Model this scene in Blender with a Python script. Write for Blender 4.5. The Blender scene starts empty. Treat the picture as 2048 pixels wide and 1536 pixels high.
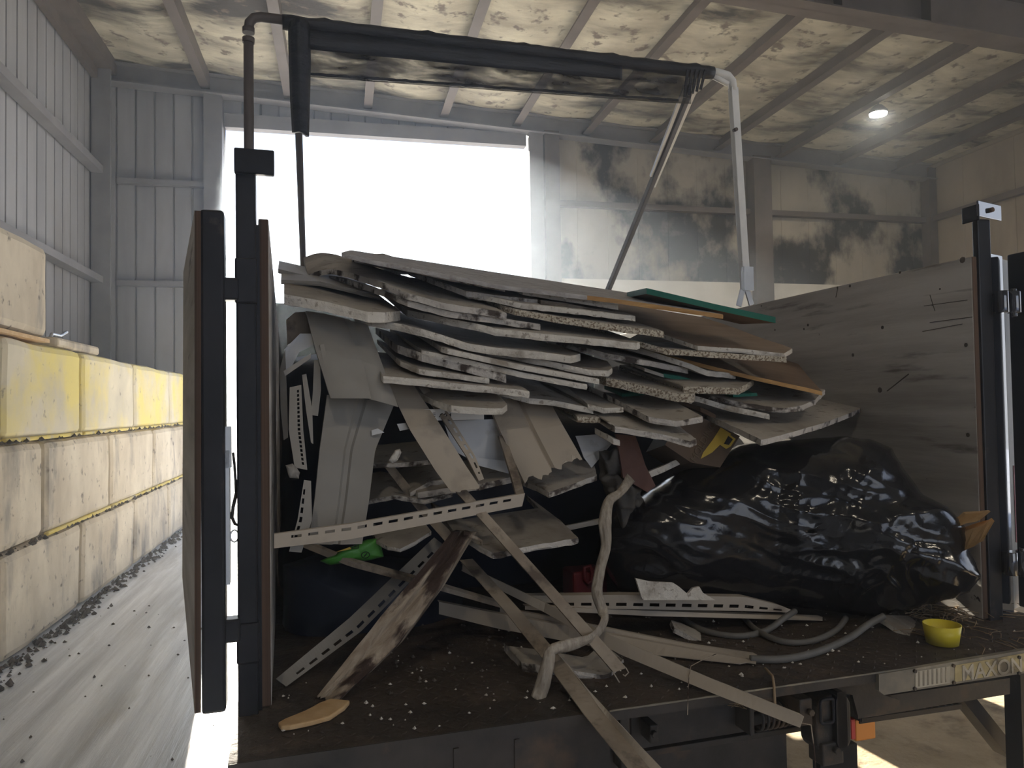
import bpy, bmesh, math, random
from mathutils import Vector as V, Matrix, noise
random.seed(11)
SC = bpy.context.scene
COL = SC.collection

# ------------------------------------------------------------------ camera
F, PT, RL = 1506.3, .0282, -.0152          # focal length in px of the 2048 px frame, pitch, roll
YT, YB = .2927, .2241                      # headings of the truck and of the building
EYE = 1.415
def cam_axes():
    cp, sp, c, s = math.cos(PT), math.sin(PT), math.cos(RL), math.sin(RL)
    f, u, r = V((0, cp, sp)), V((0, -sp, cp)), V((1, 0, 0))
    return c*r + s*u, -s*r + c*u, f
CR, CU, CF = cam_axes()
cd = bpy.data.cameras.new('camera'); cam = bpy.data.objects.new('camera', cd); COL.objects.link(cam)
cd.sensor_width = 36; cd.lens = F/2048*36; cd.clip_start = .02; cd.clip_end = 400
m = Matrix((CR, CU, -CF)).transposed().to_4x4(); m.translation = V((0, 0, EYE)); cam.matrix_world = m
SC.camera = cam

# ------------------------------------------------------------------ light and exposure
SC.view_settings.view_transform = 'Standard'; SC.view_settings.look = 'None'
SC.view_settings.gamma = 1; SC.view_settings.exposure = 0.0
SC.cycles.use_denoising = True
SC.cycles.max_bounces = 8; SC.cycles.diffuse_bounces = 5; SC.cycles.volume_bounces = 1
SC.cycles.transparent_max_bounces = 12
W = bpy.data.worlds.new('sky'); SC.world = W; W.use_nodes = True
wn = W.node_tree.nodes; wl = W.node_tree.links; wn.clear()
wo = wn.new('ShaderNodeOutputWorld'); wb = wn.new('ShaderNodeBackground')
wt = wn.new('ShaderNodeTexCoord'); ws = wn.new('ShaderNodeSeparateXYZ'); wr = wn.new('ShaderNodeValToRGB')
wl.new(wt.outputs['Generated'], ws.inputs[0]); wl.new(ws.outputs['Z'], wr.inputs[0])
wr.color_ramp.elements[0].position = 0; wr.color_ramp.elements[0].color = (.90, .94, 1, 1)
wr.color_ramp.elements[1].position = .8; wr.color_ramp.elements[1].color = (.32, .52, 1, 1)
wl.new(wr.outputs[0], wb.inputs[0]); wb.inputs[1].default_value = 1.9
wl.new(wb.outputs[0], wo.inputs[0])

class Fr:
    def __init__(s, yaw):
        s.yaw = yaw
        s.r = V((math.cos(yaw), math.sin(yaw), 0)); s.d = V((-math.sin(yaw), math.cos(yaw), 0))
    def to(s, u, v, z): return s.r*u + s.d*v + V((0, 0, z))
    def fr(s, P): return V((P.dot(s.r), P.dot(s.d), P.z))
T, B = Fr(YT), Fr(YB)

SUN_EL = math.radians(25.5)
sl = bpy.data.lights.new('sun', 'SUN'); so = bpy.data.objects.new('sun', sl); COL.objects.link(so)
LED = 26                                  # watts of each bay lamp, the visible one and the added fill lamps
sl.energy = 30; sl.angle = math.radians(.6); sl.color = (1, .93, .80)
sd = (B.r*.121 - B.d).normalized()*math.cos(SUN_EL) + V((0, 0, -math.sin(SUN_EL)))   # direction the light travels
so.rotation_euler = sd.to_track_quat('-Z', 'Y').to_euler(); so.location = B.to(-3, 30, 15)

# ------------------------------------------------------------------ measuring helpers
def hit(px, py, P, n):
    d = CF + CR*((px-1024)/F) + CU*((768-py)/F)
    o = V((0, 0, EYE))
    return o + d*((P-o).dot(n)/d.dot(n))
def P(px, py, v, fr=None):                 # point seen at (px,py), v metres along the frame's depth axis
    fr = fr or T
    return hit(px, py, fr.to(0, v, 0), fr.d)
def PU(px, py, u, fr=None):
    fr = fr or T
    return hit(px, py, fr.to(u, 0, 0), fr.r)
def PZ(px, py, z): return hit(px, py, V((0, 0, z)), V((0, 0, 1)))
def px2m(n, p): return n*(p-V((0, 0, EYE))).dot(CF)/F
Z = V((0, 0, 1))
DECK = .799

# ------------------------------------------------------------------ materials
MATS = {}
def mat(name, c1, c2=None, scale=4, rough=.8, bump=0, metal=0, stretch=(1, 1, 1), yaw=None, c3=None, s3=1.5, r3=(.5, .62),
        st3=(1, 1, 1), ramp=(.35, .65), detail=6, spec=.35, alpha=None, emit=None, trans=0, c4=None, s4=30, r4=(.55, .6), coat=0, bscale=None, along=None):
    if name in MATS: return MATS[name]
    M = bpy.data.materials.new(name); M.use_nodes = True; MATS[name] = M
    n, l = M.node_tree.nodes, M.node_tree.links; n.clear()
    out = n.new('ShaderNodeOutputMaterial'); b = n.new('ShaderNodeBsdfPrincipled'); l.new(b.outputs[0], out.inputs[0])
    b.inputs['Roughness'].default_value = rough; b.inputs['Metallic'].default_value = metal
    b.inputs['Specular IOR Level'].default_value = spec; b.inputs['Coat Weight'].default_value = coat
    b.inputs['Transmission Weight'].default_value = trans
    g = n.new('ShaderNodeNewGeometry'); ro = n.new('ShaderNodeVectorRotate'); ro.rotation_type = 'Z_AXIS'
    l.new(g.outputs['Position'], ro.inputs['Vector']); ro.inputs['Angle'].default_value = -(yaw or 0)
    src = ro.outputs[0]
    if along:                               # squeeze the pattern along one direction (grain)
        dv = V(along[0]).normalized(); dt = n.new('ShaderNodeVectorMath'); dt.operation = 'DOT_PRODUCT'; l.new(src, dt.inputs[0]); dt.inputs[1].default_value = dv
        sc_ = n.new('ShaderNodeVectorMath'); sc_.operation = 'SCALE'; sc_.inputs[0].default_value = dv*(along[1]-1); l.new(dt.outputs['Value'], sc_.inputs['Scale'])
        ad = n.new('ShaderNodeVectorMath'); ad.operation = 'ADD'; l.new(src, ad.inputs[0]); l.new(sc_.outputs[0], ad.inputs[1]); src = ad.outputs[0]
    def noise_tex(sc, st, det=detail):
        mp = n.new('ShaderNodeVectorMath'); mp.operation = 'MULTIPLY'; l.new(src, mp.inputs[0]); mp.inputs[1].default_value = st
        t = n.new('ShaderNodeTexNoise'); t.inputs['Scale'].default_value = sc; t.inputs['Detail'].default_value = det
        t.inputs['Roughness'].default_value = .6
        l.new(mp.outputs[0], t.inputs['Vector']); return t
    def rampn(t, lo, hi, a, bb):
        r = n.new('ShaderNodeValToRGB'); r.color_ramp.elements[0].position = lo; r.color_ramp.elements[1].position = hi
        r.color_ramp.elements[0].color = (*a, 1); r.color_ramp.elements[1].color = (*bb, 1)
        l.new(t.outputs['Fac'], r.inputs[0]); return r
    t1 = noise_tex(scale, stretch); col = rampn(t1, *ramp, c1, c2 or c1).outputs[0]
    for c, s, r, st in ((c3, s3, r3, st3), (c4, s4, r4, (1, 1, 1))):
        if c:
            t = noise_tex(s, st, 8); k = rampn(t, *r, (0, 0, 0), (1, 1, 1))
            mx = n.new('ShaderNodeMix'); mx.data_type = 'RGBA'; l.new(k.outputs[0], mx.inputs[0])
            l.new(col, mx.inputs[6]); mx.inputs[7].default_value = (*c, 1); col = mx.outputs[2]
    l.new(col, b.inputs['Base Color'])
    if bump:
        bt = t1 if bscale is None else noise_tex(bscale, stretch)
        bp = n.new('ShaderNodeBump'); bp.inputs['Strength'].default_value = bump; bp.inputs['Distance'].default_value = .02
        l.new(bt.outputs['Fac'], bp.inputs['Height']); l.new(bp.outputs[0], b.inputs['Normal'])
    if isinstance(alpha, tuple):
        at = noise_tex(5, (1, 1, 5), 5); ar = rampn(at, .38, .62, (alpha[0],)*3, (alpha[1],)*3); l.new(ar.outputs[0], b.inputs['Alpha'])
    elif alpha is not None: b.inputs['Alpha'].default_value = alpha
    if emit:
        b.inputs['Emission Color'].default_value = (*emit[0], 1); b.inputs['Emission Strength'].default_value = emit[1]
    return M

m_floor = mat('concrete_floor', (.46, .475, .50), (.90, .925, .96), 2.6, .34, .3, stretch=(3.2, .16, 1), yaw=YB, ramp=(.36, .64), c3=(.26, .245, .22), s3=1.6, r3=(.52, .75), st3=(2.5, .35, 1), c4=(.10, .09, .085), s4=38, r4=(.68, .72), spec=.6, bscale=12)
m_ground = mat('pale_gravel', (.55, .53, .50), (.7, .68, .64), 3, .9)
m_sheet = mat('grey_ribbed_metal', (.235, .235, .245), (.30, .30, .31), 1.2, .45, stretch=(3, 3, .3), spec=.4, c3=(.20, .18, .155), s3=.9, r3=(.55, .8), st3=(1, 1, .4))
m_board = mat('dirty_cream_wallboard', (.27, .245, .20), (.38, .35, .29), 1.1, .8, stretch=(1, 1, .5), c3=(.03, .028, .025), s3=.9, r3=(.47, .56), st3=(1, 1, .7), c4=(.25, .22, .18), s4=3, r4=(.55, .8))
m_rightw = mat('brown_dusty_wallboard', (.25, .215, .165), (.33, .285, .225), 1.1, .8, stretch=(1, 1, .5), c3=(.15, .12, .09), s3=1.2, r3=(.5, .75), st3=(1, 1, .4))
m_conc = mat('pale_concrete_wall', (.47, .455, .40), (.56, .54, .48), 1.5, .85, c3=(.5, .48, .42), s3=2, r3=(.5, .8))
m_ceil = mat('mouldy_roof_insulation', (.30, .27, .21), (.50, .465, .36), 1.6, .75, stretch=(1, 2.2, 1), yaw=YB, c3=(.05, .045, .04), s3=1.0, r3=(.50, .64), st3=(.55, 1.6, 1), c4=(.15, .125, .10), s4=5.5, r4=(.56, .64), bump=.7, bscale=5)
m_steel = mat('brown_primed_steel', (.085, .070, .062), (.12, .10, .09), 3, .6, c3=(.12, .10, .09), s3=2, r3=(.5, .8))
m_gsteel = mat('grey_primed_steel', (.155, .15, .155), (.20, .195, .20), 3, .6)
m_block = mat('weathered_concrete', (.48, .41, .31), (.70, .62, .49), 2.2, .9, .4, stretch=(1, 1, .6), c3=(.20, .18, .16), s3=2.4, r3=(.53, .68), st3=(1, 1, .4), c4=(.16, .13, .10), s4=13, r4=(.60, .70))
m_yblock = mat('yellow_painted_concrete', (.56, .51, .40), (.70, .63, .48), 2.5, .85, .4, c3=(.74, .62, .20), s3=1.1, r3=(.44, .58), c4=(.28, .24, .18), s4=12, r4=(.63, .72))
m_yellow = mat('flaking_yellow_paint', (.72, .56, .10), (.55, .45, .18), 5, .8, .3, c3=(.45, .40, .30), s3=6, r3=(.55, .65))
m_dirt = mat('dark_dirt', (.06, .05, .04), (.14, .12, .10), 20, .95, .5)
m_black = mat('black_painted_steel', (.012, .013, .016), (.022, .022, .026), 6, .38, .1, spec=.22, c3=(.06, .05, .045), s3=11, r3=(.64, .72))
m_gloss = mat('glossy_black_paint', (.02, .022, .03), None, rough=.09, spec=1, coat=1)
m_rust = mat('dirty_black_steel', (.022, .02, .018), (.05, .042, .036), 7, .55, .3, c3=(.10, .065, .04), s3=6, r3=(.55, .72))
m_tread = mat('rusty_tread_plate', (.035, .028, .022), (.075, .055, .04), 5, .6, .5, c3=(.12, .085, .06), s3=9, r3=(.55, .75), bscale=40)
m_galv = mat('galvanised_steel', (.50, .52, .54), (.62, .64, .66), 6, .38, .05, metal=.7)
m_alu = mat('white_painted_tube', (.62, .63, .62), (.72, .72, .70), 8, .45)
m_ply = mat('weathered_plywood', (.31, .285, .255), (.56, .53, .49), 2.2, .75, .35, stretch=(1, .35, 4), yaw=YT, c3=(.08, .065, .055), s3=3.2, r3=(.60, .72), st3=(1, .6, 5), c4=(.05, .04, .035), s4=24, r4=(.70, .74), detail=9)
m_plyedge = mat('plywood_edge', (.045, .028, .02), (.12, .075, .05), 1.6, .8, stretch=(60, 1, .25), yaw=YT)
m_gface = mat('drywall_paper', (.36, .325, .275), (.47, .43, .37), 3, .85, .1, c3=(.17, .14, .115), s3=3.2, r3=(.48, .70), st3=(1, .5, 1), yaw=YT, c4=(.22, .19, .15), s4=26, r4=(.58, .66))
m_gedge = mat('gypsum_edge', (.58, .54, .47), (.70, .665, .60), 9, .95, .5, c3=(.30, .26, .21), s3=9, r3=(.53, .68), bscale=60, c4=(.34, .30, .25), s4=70, r4=(.58, .64))
m_dedge = mat('grimy_gypsum_edge', (.46, .43, .39), (.60, .56, .51), 10, .95, .6, c3=(.08, .065, .055), s3=16, r3=(.51, .60), bscale=60)
m_sedge = mat('pitted_tile_edge', (.62, .56, .45), (.70, .64, .52), 12, .95, .7, c3=(.26, .20, .14), s3=170, r3=(.49, .56), bscale=170)
m_osb = mat('strand_board', (.30, .28, .27), (.46, .44, .42), 40, .85, .5, stretch=(.5, 1, 1), yaw=YT, c3=(.20, .17, .15), s3=30, r3=(.55, .7))
m_osbedge = mat('orange_wood_edge', (.30, .16, .06), (.50, .30, .12), 24, .85, .3, stretch=(.3, 1, 2), yaw=YT)
m_green = mat('dark_green_paint', (.012, .12, .085), (.02, .16, .11), 8, .6)
m_brownply = mat('brown_hardboard', (.15, .095, .06), (.22, .145, .095), 4, .6, stretch=(.5, 3, 1), yaw=YT)
m_vinyl = mat('taupe_vinyl', (.36, .31, .245), (.42, .365, .295), 2.5, .55, c3=(.22, .19, .155), s3=5, r3=(.58, .75), spec=.4)
m_gvinyl = mat('grey_vinyl', (.215, .20, .18), (.28, .265, .24), 2.5, .5, c3=(.18, .165, .15), s3=3, r3=(.55, .8), spec=.4)
m_dvinyl = mat('dirty_vinyl', (.22, .175, .13), (.33, .275, .21), 9, .7, c3=(.10, .075, .055), s3=14, r3=(.52, .66))
m_pale = mat('pale_plastic_sheet', (.48, .49, .50), (.56, .57, .58), 5, .5, c3=(.32, .31, .30), s3=7, r3=(.6, .7))
m_wood = mat('weathered_wood', (.26, .20, .145), (.42, .35, .265), 40, .85, .6, along=((.62, .12, .78), .06), c3=(.05, .03, .022), s3=17, r3=(.47, .56), bscale=60)
m_fwood = mat('fresh_split_wood', (.50, .31, .14), (.62, .43, .23), 14, .8, .4)
m_bag = mat('black_bin_bag', (.009, .009, .011), (.013, .013, .015), 5, .15, .08, spec=.6, bscale=22)
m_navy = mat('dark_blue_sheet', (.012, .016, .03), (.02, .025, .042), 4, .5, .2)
m_rag = mat('dark_grey_rag', (.05, .045, .04), (.10, .09, .08), 7, .9, .4)
m_ribbon = mat('dirty_clear_tape', (.24, .20, .155), (.40, .35, .28), 30, .45, .3, stretch=(3, 3, .5))
m_gbag = mat('green_plastic_bag', (.05, .22, .03), (.09, .32, .05), 9, .4, .3)
m_red = mat('dark_red_plastic', (.13, .012, .015), (.18, .02, .02), 6, .5)
m_redply = mat('red_brown_board', (.10, .05, .04), (.16, .085, .065), 5, .8)
m_hose = mat('grey_hose', (.115, .11, .10), (.17, .16, .145), 9, .55)
m_yplast = mat('yellow_plastic', (.62, .50, .02), (.70, .58, .05), 8, .4, c3=(.30, .24, .06), s3=14, r3=(.6, .7))
m_straw = mat('dry_straw', (.22, .15, .09), (.32, .24, .15), 9, .9)
m_print = mat('dark_print', (.015, .015, .02))
m_white = mat('white_print', (.70, .70, .68))
m_carton = mat('brown_carton', (.085, .06, .04), (.12, .085, .06), 6, .8)
m_ylabel = mat('yellow_label', (.50, .36, .05), (.58, .42, .08), 9, .6)
m_amber = mat('amber_lens', (.75, .25, .03), None, rough=.3, spec=.5)
m_ltred = mat('red_reflector', (.55, .05, .05), None, rough=.4)
m_pink = mat('pink_red_tape', (.65, .18, .20), None, rough=.5)
m_worn = mat('worn_decal', (.13, .12, .10), (.24, .21, .16), 10, .6, c3=(.40, .35, .25), s3=6, r3=(.55, .7))
m_gold = mat('worn_gold_decal', (.30, .24, .11), (.46, .38, .20), 14, .6, c3=(.12, .10, .07), s3=9, r3=(.54, .64))
m_tan = mat('tan_floor_dirt', (.30, .23, .14), (.46, .37, .25), 2.2, .95, .4, c3=(.16, .12, .08), s3=5, r3=(.52, .68), bscale=30)
m_dimtext = mat('dim_lettering', (.13, .10, .07))
m_pletter = mat('pale_worn_letters', (.46, .42, .33), (.34, .30, .23), 12, .6, c3=(.2, .18, .14), s3=9, r3=(.55, .65))
m_mesh = mat('black_tarp_mesh', (.015, .016, .02), (.05, .05, .056), 9, .5, alpha=(.34, .86), stretch=(1, 1, 6), yaw=YT)
m_tarp = mat('black_tarp', (.012, .013, .018), (.03, .03, .036), 14, .45, .5, stretch=(.3, 1, 3), yaw=YT)
m_tyre = mat('tyre_rubber', (.018, .018, .018), None, rough=.85)
m_lamp = mat('led_lens', (1, 1, 1), emit=((1, .97, .86), 60))
m_insul = mat('yellow_insulation', (.62, .40, .10), (.75, .55, .2), 12, .9, .5)
m_cab = mat('white_truck_paint', (.55, .55, .54), None, rough=.35)
m_glass = mat('dark_glass', (.03, .035, .04), None, rough=.1, spec=.6)

# ------------------------------------------------------------------ mesh helpers
class MB:
    def __init__(s): s.v = []; s.f = []; s.m = []; s.sm = []
    def quad(s, ids, mi=0, sm=False): s.f.append(tuple(ids)); s.m.append(mi); s.sm.append(sm)
    def box(s, fr, u0, u1, v0, v1, z0, z1, mi=0, sk=(0, 0)):
        k = len(s.v)
        for z in (z0, z1):
            for u, v in ((u0, v0), (u1, v0), (u1, v1), (u0, v1)): s.v.append(fr.to(u, v, z))
        for q in ((3, 2, 1, 0), (4, 5, 6, 7), (0, 1, 5, 4), (1, 2, 6, 5), (2, 3, 7, 6), (3, 0, 4, 7)): s.quad([k+i for i in q], mi)
    def bar(s, a, b, w, h, up=Z, mi=0):             # rectangular bar from a to b
        a, b = V(a), V(b); d = (b-a).normalized(); x = d.cross(up)
        if x.length < 1e-4: x = d.cross(V((0, 1, 0)))
        x.normalize(); y = x.cross(d)
        k = len(s.v)
        for p in (a, b):
            for sx, sy in ((-1, -1), (1, -1), (1, 1), (-1, 1)): s.v.append(p + x*(sx*w/2) + y*(sy*h/2))
        for q in ((0, 1, 2, 3), (7, 6, 5, 4), (0, 4, 5, 1), (1, 5, 6, 2), (2, 6, 7, 3), (3, 7, 4, 0)): s.quad([k+i for i in q], mi)
    def tube(s, pts, r, n=10, mi=0, cap=True, closed=False):
        pts = [V(p) for p in pts]; N = len(pts); k = len(s.v); rr = r if isinstance(r, (list, tuple)) else [r]*N
        ref = None
        for i, p in enumerate(pts):
            if closed: d = pts[(i+1) % N]-pts[i-1]
            else: d = (pts[min(i+1, N-1)]-pts[max(i-1, 0)])
            d.normalize()
            if ref is None:
                ref = d.cross(Z)
                if ref.length < .1: ref = d.cross(V((0, 1, 0)))
            ref = (ref - d*ref.dot(d)).normalized(); y = d.cross(ref)
            for j in range(n):
                a = 2*math.pi*j/n; s.v.append(p + ref*(math.cos(a)*rr[i]) + y*(math.sin(a)*rr[i]))
        for i in range(N if closed else N-1):
            for j in range(n):
                i2 = (i+1) % N
                s.quad((k+i*n+j, k+i*n+(j+1) % n, k+i2*n+(j+1) % n, k+i2*n+j), mi, True)
        if cap and not closed:
            s.quad([k+j for j in range(n)][::-1], mi); s.quad([k+(N-1)*n+j for j in range(n)], mi)
    def prism(s, pts, vec, mi=0, mside=None):         # closed 3-D polygon extruded along vec
        k = len(s.v); n = len(pts); vec = V(vec)
        for p in pts: s.v.append(V(p))
        for p in pts: s.v.append(V(p)+vec)
        s.quad(list(range(k, k+n)), mi); s.quad([k+n+i for i in range(n)][::-1], mi)
        for i in range(n): s.quad((k+i, k+n+i, k+n+(i+1) % n, k+(i+1) % n), mi if mside is None else mside)
    def grid(s, rows, mi=0, sm=True, skip=None, wrap=False):
        k = len(s.v); n = len(rows[0])
        for r in rows: s.v.extend(V(p) for p in r)
        for i in range(len(rows)-1):
            for j in range(n if wrap else n-1):
                if skip and skip(i, j): continue
                j2 = (j+1) % n
                s.quad((k+i*n+j, k+i*n+j2, k+(i+1)*n+j2, k+(i+1)*n+j), mi, sm)
    def build(s, name, mats, parent=None, bevel=0, solid=0, fix=True, subd=0):
        if not isinstance(mats, (list, tuple)): mats = [mats]
        c = sum(s.v, V())/len(s.v)
        lo = min(p.z for p in s.v)
        if parent is None: c = V((c.x, c.y, lo))
        me = bpy.data.meshes.new(name); me.from_pydata([p-c for p in s.v], [], s.f)
        for mm in mats: me.materials.append(mm)
        for i, p in enumerate(me.polygons): p.material_index = min(s.m[i], len(mats)-1); p.use_smooth = s.sm[i]
        if fix:
            bm = bmesh.new(); bm.from_mesh(me); bmesh.ops.recalc_face_normals(bm, faces=bm.faces); bm.to_mesh(me); bm.free()
        o = bpy.data.objects.new(name, me); COL.objects.link(o)
        if parent is not None:
            o.parent = parent; off = V(); q = parent
            while q: off += q.location; q = q.parent
            o.location = c-off
        else: o.location = c
        if subd:
            k = o.modifiers.new('sub', 'SUBSURF'); k.levels = k.render_levels = subd
        if solid:
            k = o.modifiers.new('thick', 'SOLIDIFY'); k.thickness = solid; k.offset = 0
        if bevel:
            k = o.modifiers.new('bevel', 'BEVEL'); k.width = bevel; k.segments = 2; k.limit_method = 'ANGLE'
        return o
def tag(o, label, cat, group=None, kind=None):
    if label: o['label'] = label
    if cat: o['category'] = cat
    if group: o['group'] = group
    if kind: o['kind'] = kind
    return o
def empty(name, loc, label, cat, group=None):
    o = bpy.data.objects.new(name, None); COL.objects.link(o); o.location = loc; o.empty_display_size = .1
    return tag(o, label, cat, group)
def struct(mb, name, mats, **k):
    o = mb.build(name, mats, **k); o['kind'] = 'structure'; return o
def text(name, body, fr_o, xdir, ydir, size, m, parent, depth=.001, label=None, bold=0):
    cu = bpy.data.curves.new(name, 'FONT'); cu.body = body; cu.size = size; cu.extrude = depth; cu.align_x = 'CENTER'; cu.align_y = 'CENTER'
    cu.offset = bold
    cu.materials.append(m)
    t = bpy.data.objects.new(name+'_tmp', cu); COL.objects.link(t)
    dg = bpy.context.evaluated_depsgraph_get(); me = bpy.data.meshes.new_from_object(t.evaluated_get(dg)); bpy.data.objects.remove(t)
    o = bpy.data.objects.new(name, me); COL.objects.link(o)
    x = V(xdir).normalized(); z = x.cross(V(ydir)).normalized(); y = z.cross(x)
    M = Matrix((x, y, z)).transposed().to_4x4()
    off = V()
    if parent is not None:
        o.parent = parent; q = parent
        while q: off += q.location; q = q.parent
    M.translation = V(fr_o)-off; o.matrix_local = M
    return o
# ------------------------------------------------------------------ the building
VB, UL, UR = 10.307, -2.95, 9.315
VF = -7.0                                     # the building is open on the camera's side
def roofz(u): return 5.80 - .05*(u-UL)
def ribbed(mb, fr, line, a, b, z0f, z1f, axis, pitch=.225, dep=.035, inward=1):
    # vertical ribs of a metal wall; axis 'v' runs along the depth axis at u=line, 'u' along the width at v=line
    x = a; cols = []
    while x < b-1e-6:
        for dx, h in ((0, 0), (pitch-.030, 0), (pitch-.024, -1), (pitch-.008, -1)):
            if x+dx < b: cols.append((x+dx, h*dep*inward))
        x += pitch
    cols.append((b, 0))
    pt = (lambda q, h, z: fr.to(line+h, q, z)) if axis == 'v' else (lambda q, h, z: fr.to(q, line+h, z))
    for i in range(len(cols)-1):
        k = len(mb.v)
        for q, h in (cols[i], cols[i+1]):
            mb.v.append(pt(q, h, z0f(q))); mb.v.append(pt(q, h, z1f(q)))
        mb.quad((k, k+2, k+3, k+1))
mb = MB(); mb.box(B, -14, 24, VF-6, VB, -.2, 0); struct(mb, 'floor', m_floor)
mb = MB(); mb.box(B, -60, 80, VB, VB+90, -.25, -.03); struct(mb, 'ground', m_ground)
mb = MB(); ribbed(mb, B, UL, VF, VB, lambda q: 0, lambda q: roofz(UL), 'v', pitch=.24, inward=1); struct(mb, 'wall_left', m_sheet, solid=.004)
DL, DR, DT = -1.43, 2.585, 5.09               # the doorway
mb = MB()
ribbed(mb, B, VB, UL, DL, lambda q: 0, lambda q: roofz(q), 'u', inward=-1)
ribbed(mb, B, VB, DL, DR, lambda q: DT, lambda q: roofz(q), 'u', inward=-1)
struct(mb, 'wall_back', m_sheet, solid=.004)
mb = MB(); mb.box(B, DR+.02, UR, VB, VB+.05, 3.2, 5.75)
for u in [3.35+.47*i for i in range(13)]: mb.box(B, u, u+.012, VB-.006, VB, 3.2, roofz(u)-.35)
struct(mb, 'wall_back_board', m_board)
mb = MB(); mb.box(B, DR+.02, UR, VB-.12, VB+.06, 0, 3.2); struct(mb, 'wall_back_base', m_conc)
mb = MB(); mb.box(B, UR, UR+.05, 3.6, VB, 2.0, 5.6); mb.box(B, UR, UR+.05, VF, -.8, 0, 5.6); mb.box(B, UR, UR+.05, -.8, 3.6, 4.9, 5.6)
for v in [4.2+.9*i for i in range(7)]: mb.box(B, UR-.006, UR, v, v+.012, 2.0, 5.3)
struct(mb, 'wall_right', m_rightw)
mb = MB(); mb.box(B, UR-.1, UR+.06, 3.6, VB, 0, 2.0); struct(mb, 'wall_right_base', m_conc)
mb = MB(); mb.box(B, UL, .2, VF-.05, VF, 0, 5.9); mb.box(B, 7.2, UR, VF-.05, VF, 0, 5.6); mb.box(B, .2, 7.2, VF-.05, VF, 4.6, 5.7); struct(mb, 'wall_front', m_rightw)
# roof insulation, slightly pillowed between the purlins
mb = MB(); rows = []
PUR = [-1.60+1.02*k for k in range(11)]
us = [UL + (UR-UL)*i/120 for i in range(121)]
for j in range(31):
    v = VF + (VB-VF)*j/30
    row = []
    for u in us:
        ph = ((u-PUR[0])/1.02) % 1
        sag = .05*math.sin(math.pi*ph) + .012*noise.noise(V((u*2, v*1.5, 0)))
        row.append(B.to(u, v, roofz(u)-sag))
    rows.append(row)
mb.grid(rows); mb.box(B, UL, UR, VF, VB, 5.9, 5.95); struct(mb, 'ceiling', m_ceil)
tn = [0]
def trim(mb, m, **k):
    tn[0] += 1; return struct(mb, 'trim_%d' % tn[0], m, **k)
for u in PUR:                                  # purlins
    z = roofz(u); mb = MB()
    mb.box(B, u-.006, u+.006, VF, VB, z-.21, z-.03); mb.box(B, u-.105, u+.006, VF, VB, z-.215, z-.205)
    trim(mb, m_steel)
mb = MB(); z = roofz(UL); mb.box(B, UL+.03, UL+.26, VF, VB, z-.20, z-.02); mb.box(B, UL+.03, UL+.10, VF, VB, z-.32, z-.20); trim(mb, m_steel)
def rafter(v, dep, w, m, off=.02, flange=.014):
    mb = MB()
    for k in range(2):
        pass
    def sl(u0, u1, v0, v1, o0, o1):
        k = len(mb.v)
        for o in (o1, o0):
            for u, vv in ((u0, v0), (u1, v0), (u1, v1), (u0, v1)): mb.v.append(B.to(u, vv, roofz(u)-o))
        for q in ((3, 2, 1, 0), (4, 5, 6, 7), (0, 1, 5, 4), (1, 2, 6, 5), (2, 3, 7, 6), (3, 0, 4, 7)): mb.quad([k+i for i in q])
    sl(UL+.1, UR-.05, v-.006, v+.006, off, off+dep)
    sl(UL+.1, UR-.05, v-w/2, v+w/2, off+dep-flange, off+dep)
    sl(UL+.1, UR-.05, v-w/2, v+w/2, off, off+flange)
    return mb, sl
mb, sl = rafter(VB-.16, .25, .2, m_gsteel, off=.04); trim(mb, m_gsteel)
mb, sl = rafter(5.72, .42, .24, m_steel, off=.215)
for u in (4.25, 5.15): sl(u, u+.012, 5.60, 5.84, .22, .63)
trim(mb, m_steel)
mb = MB(); mb.box(B, UL+.04, UL+.10, VB-.32, VB-.02, 0, 5.5); mb.box(B, UL+.03, UL+.24, VB-.36, VB-.32, 0, 5.62); trim(mb, m_gsteel)     # corner post
mb = MB(); mb.box(B, DL-.24, DL-.02, VB-.20, VB-.02, 0, 5.45); trim(mb, m_gsteel)
mb = MB(); mb.box(B, DR+.02, DR+.22, VB-.20, VB-.01, 0, 5.28); trim(mb, m_gsteel)
mb = MB(); mb.box(B, DR+.24, DR+.45, VB-.22, VB-.01, 0, 5.27); trim(mb, m_steel)
mb = MB(); mb.box(B, 6.05, 6.34, VB-.24, VB-.01, 0, 5.1); trim(mb, m_steel)
mb = MB(); mb.box(B, UR-.16, UR-.02, VB-.20, VB-.02, 0, 5.1); trim(mb, m_steel)
mb = MB(); mb.box(B, DL, DR, VB-.10, VB+.04, DT-.02, DT+.16); trim(mb, m_gsteel)
for z in (3.02, 4.31):
    mb = MB(); mb.box(B, UL+.24, DL-.24, VB-.12, VB-.03, z-.04, z+.03); trim(mb, m_gsteel)
    mb = MB(); mb.box(B, UL+.03, UL+.16, VF, VB-.36, z-.05 if z < 4 else z+.0, z+.03 if z < 4 else z+.09); trim(mb, m_gsteel)
for a, b in ((DR+.45, 6.05), (6.34, UR-.16)):
    mb = MB(); mb.box(B, a, b, VB-.12, VB-.01, 4.24, 4.32); trim(mb, m_steel)
mb = MB(); mb.box(B, UR-.10, UR-.01, 3.6, VB-.2, 4.24, 4.33); trim(mb, m_steel)
mb = MB(); mb.tube([B.to(UR-.06, v, roofz(UR)-.05) for v in (3.6, 7, VB-.1)], .045, 10); trim(mb, m_rightw)
# soft yellow insulation hanging past the near rafter
mb = MB(); rows = []
for j in range(8):
    rows.append([B.to(5.6+.25*i, 4.35+.16*j, roofz(5.6+.25*i)-.16-.05*noise.noise(V((i*.9, j*.7, 3)))) for i in range(10)])
mb.grid(rows); o = mb.build('insulation_batt', m_insul, solid=.03)
tag(o, 'yellow fibre insulation showing above the roof beam at top right', 'insulation')

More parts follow.
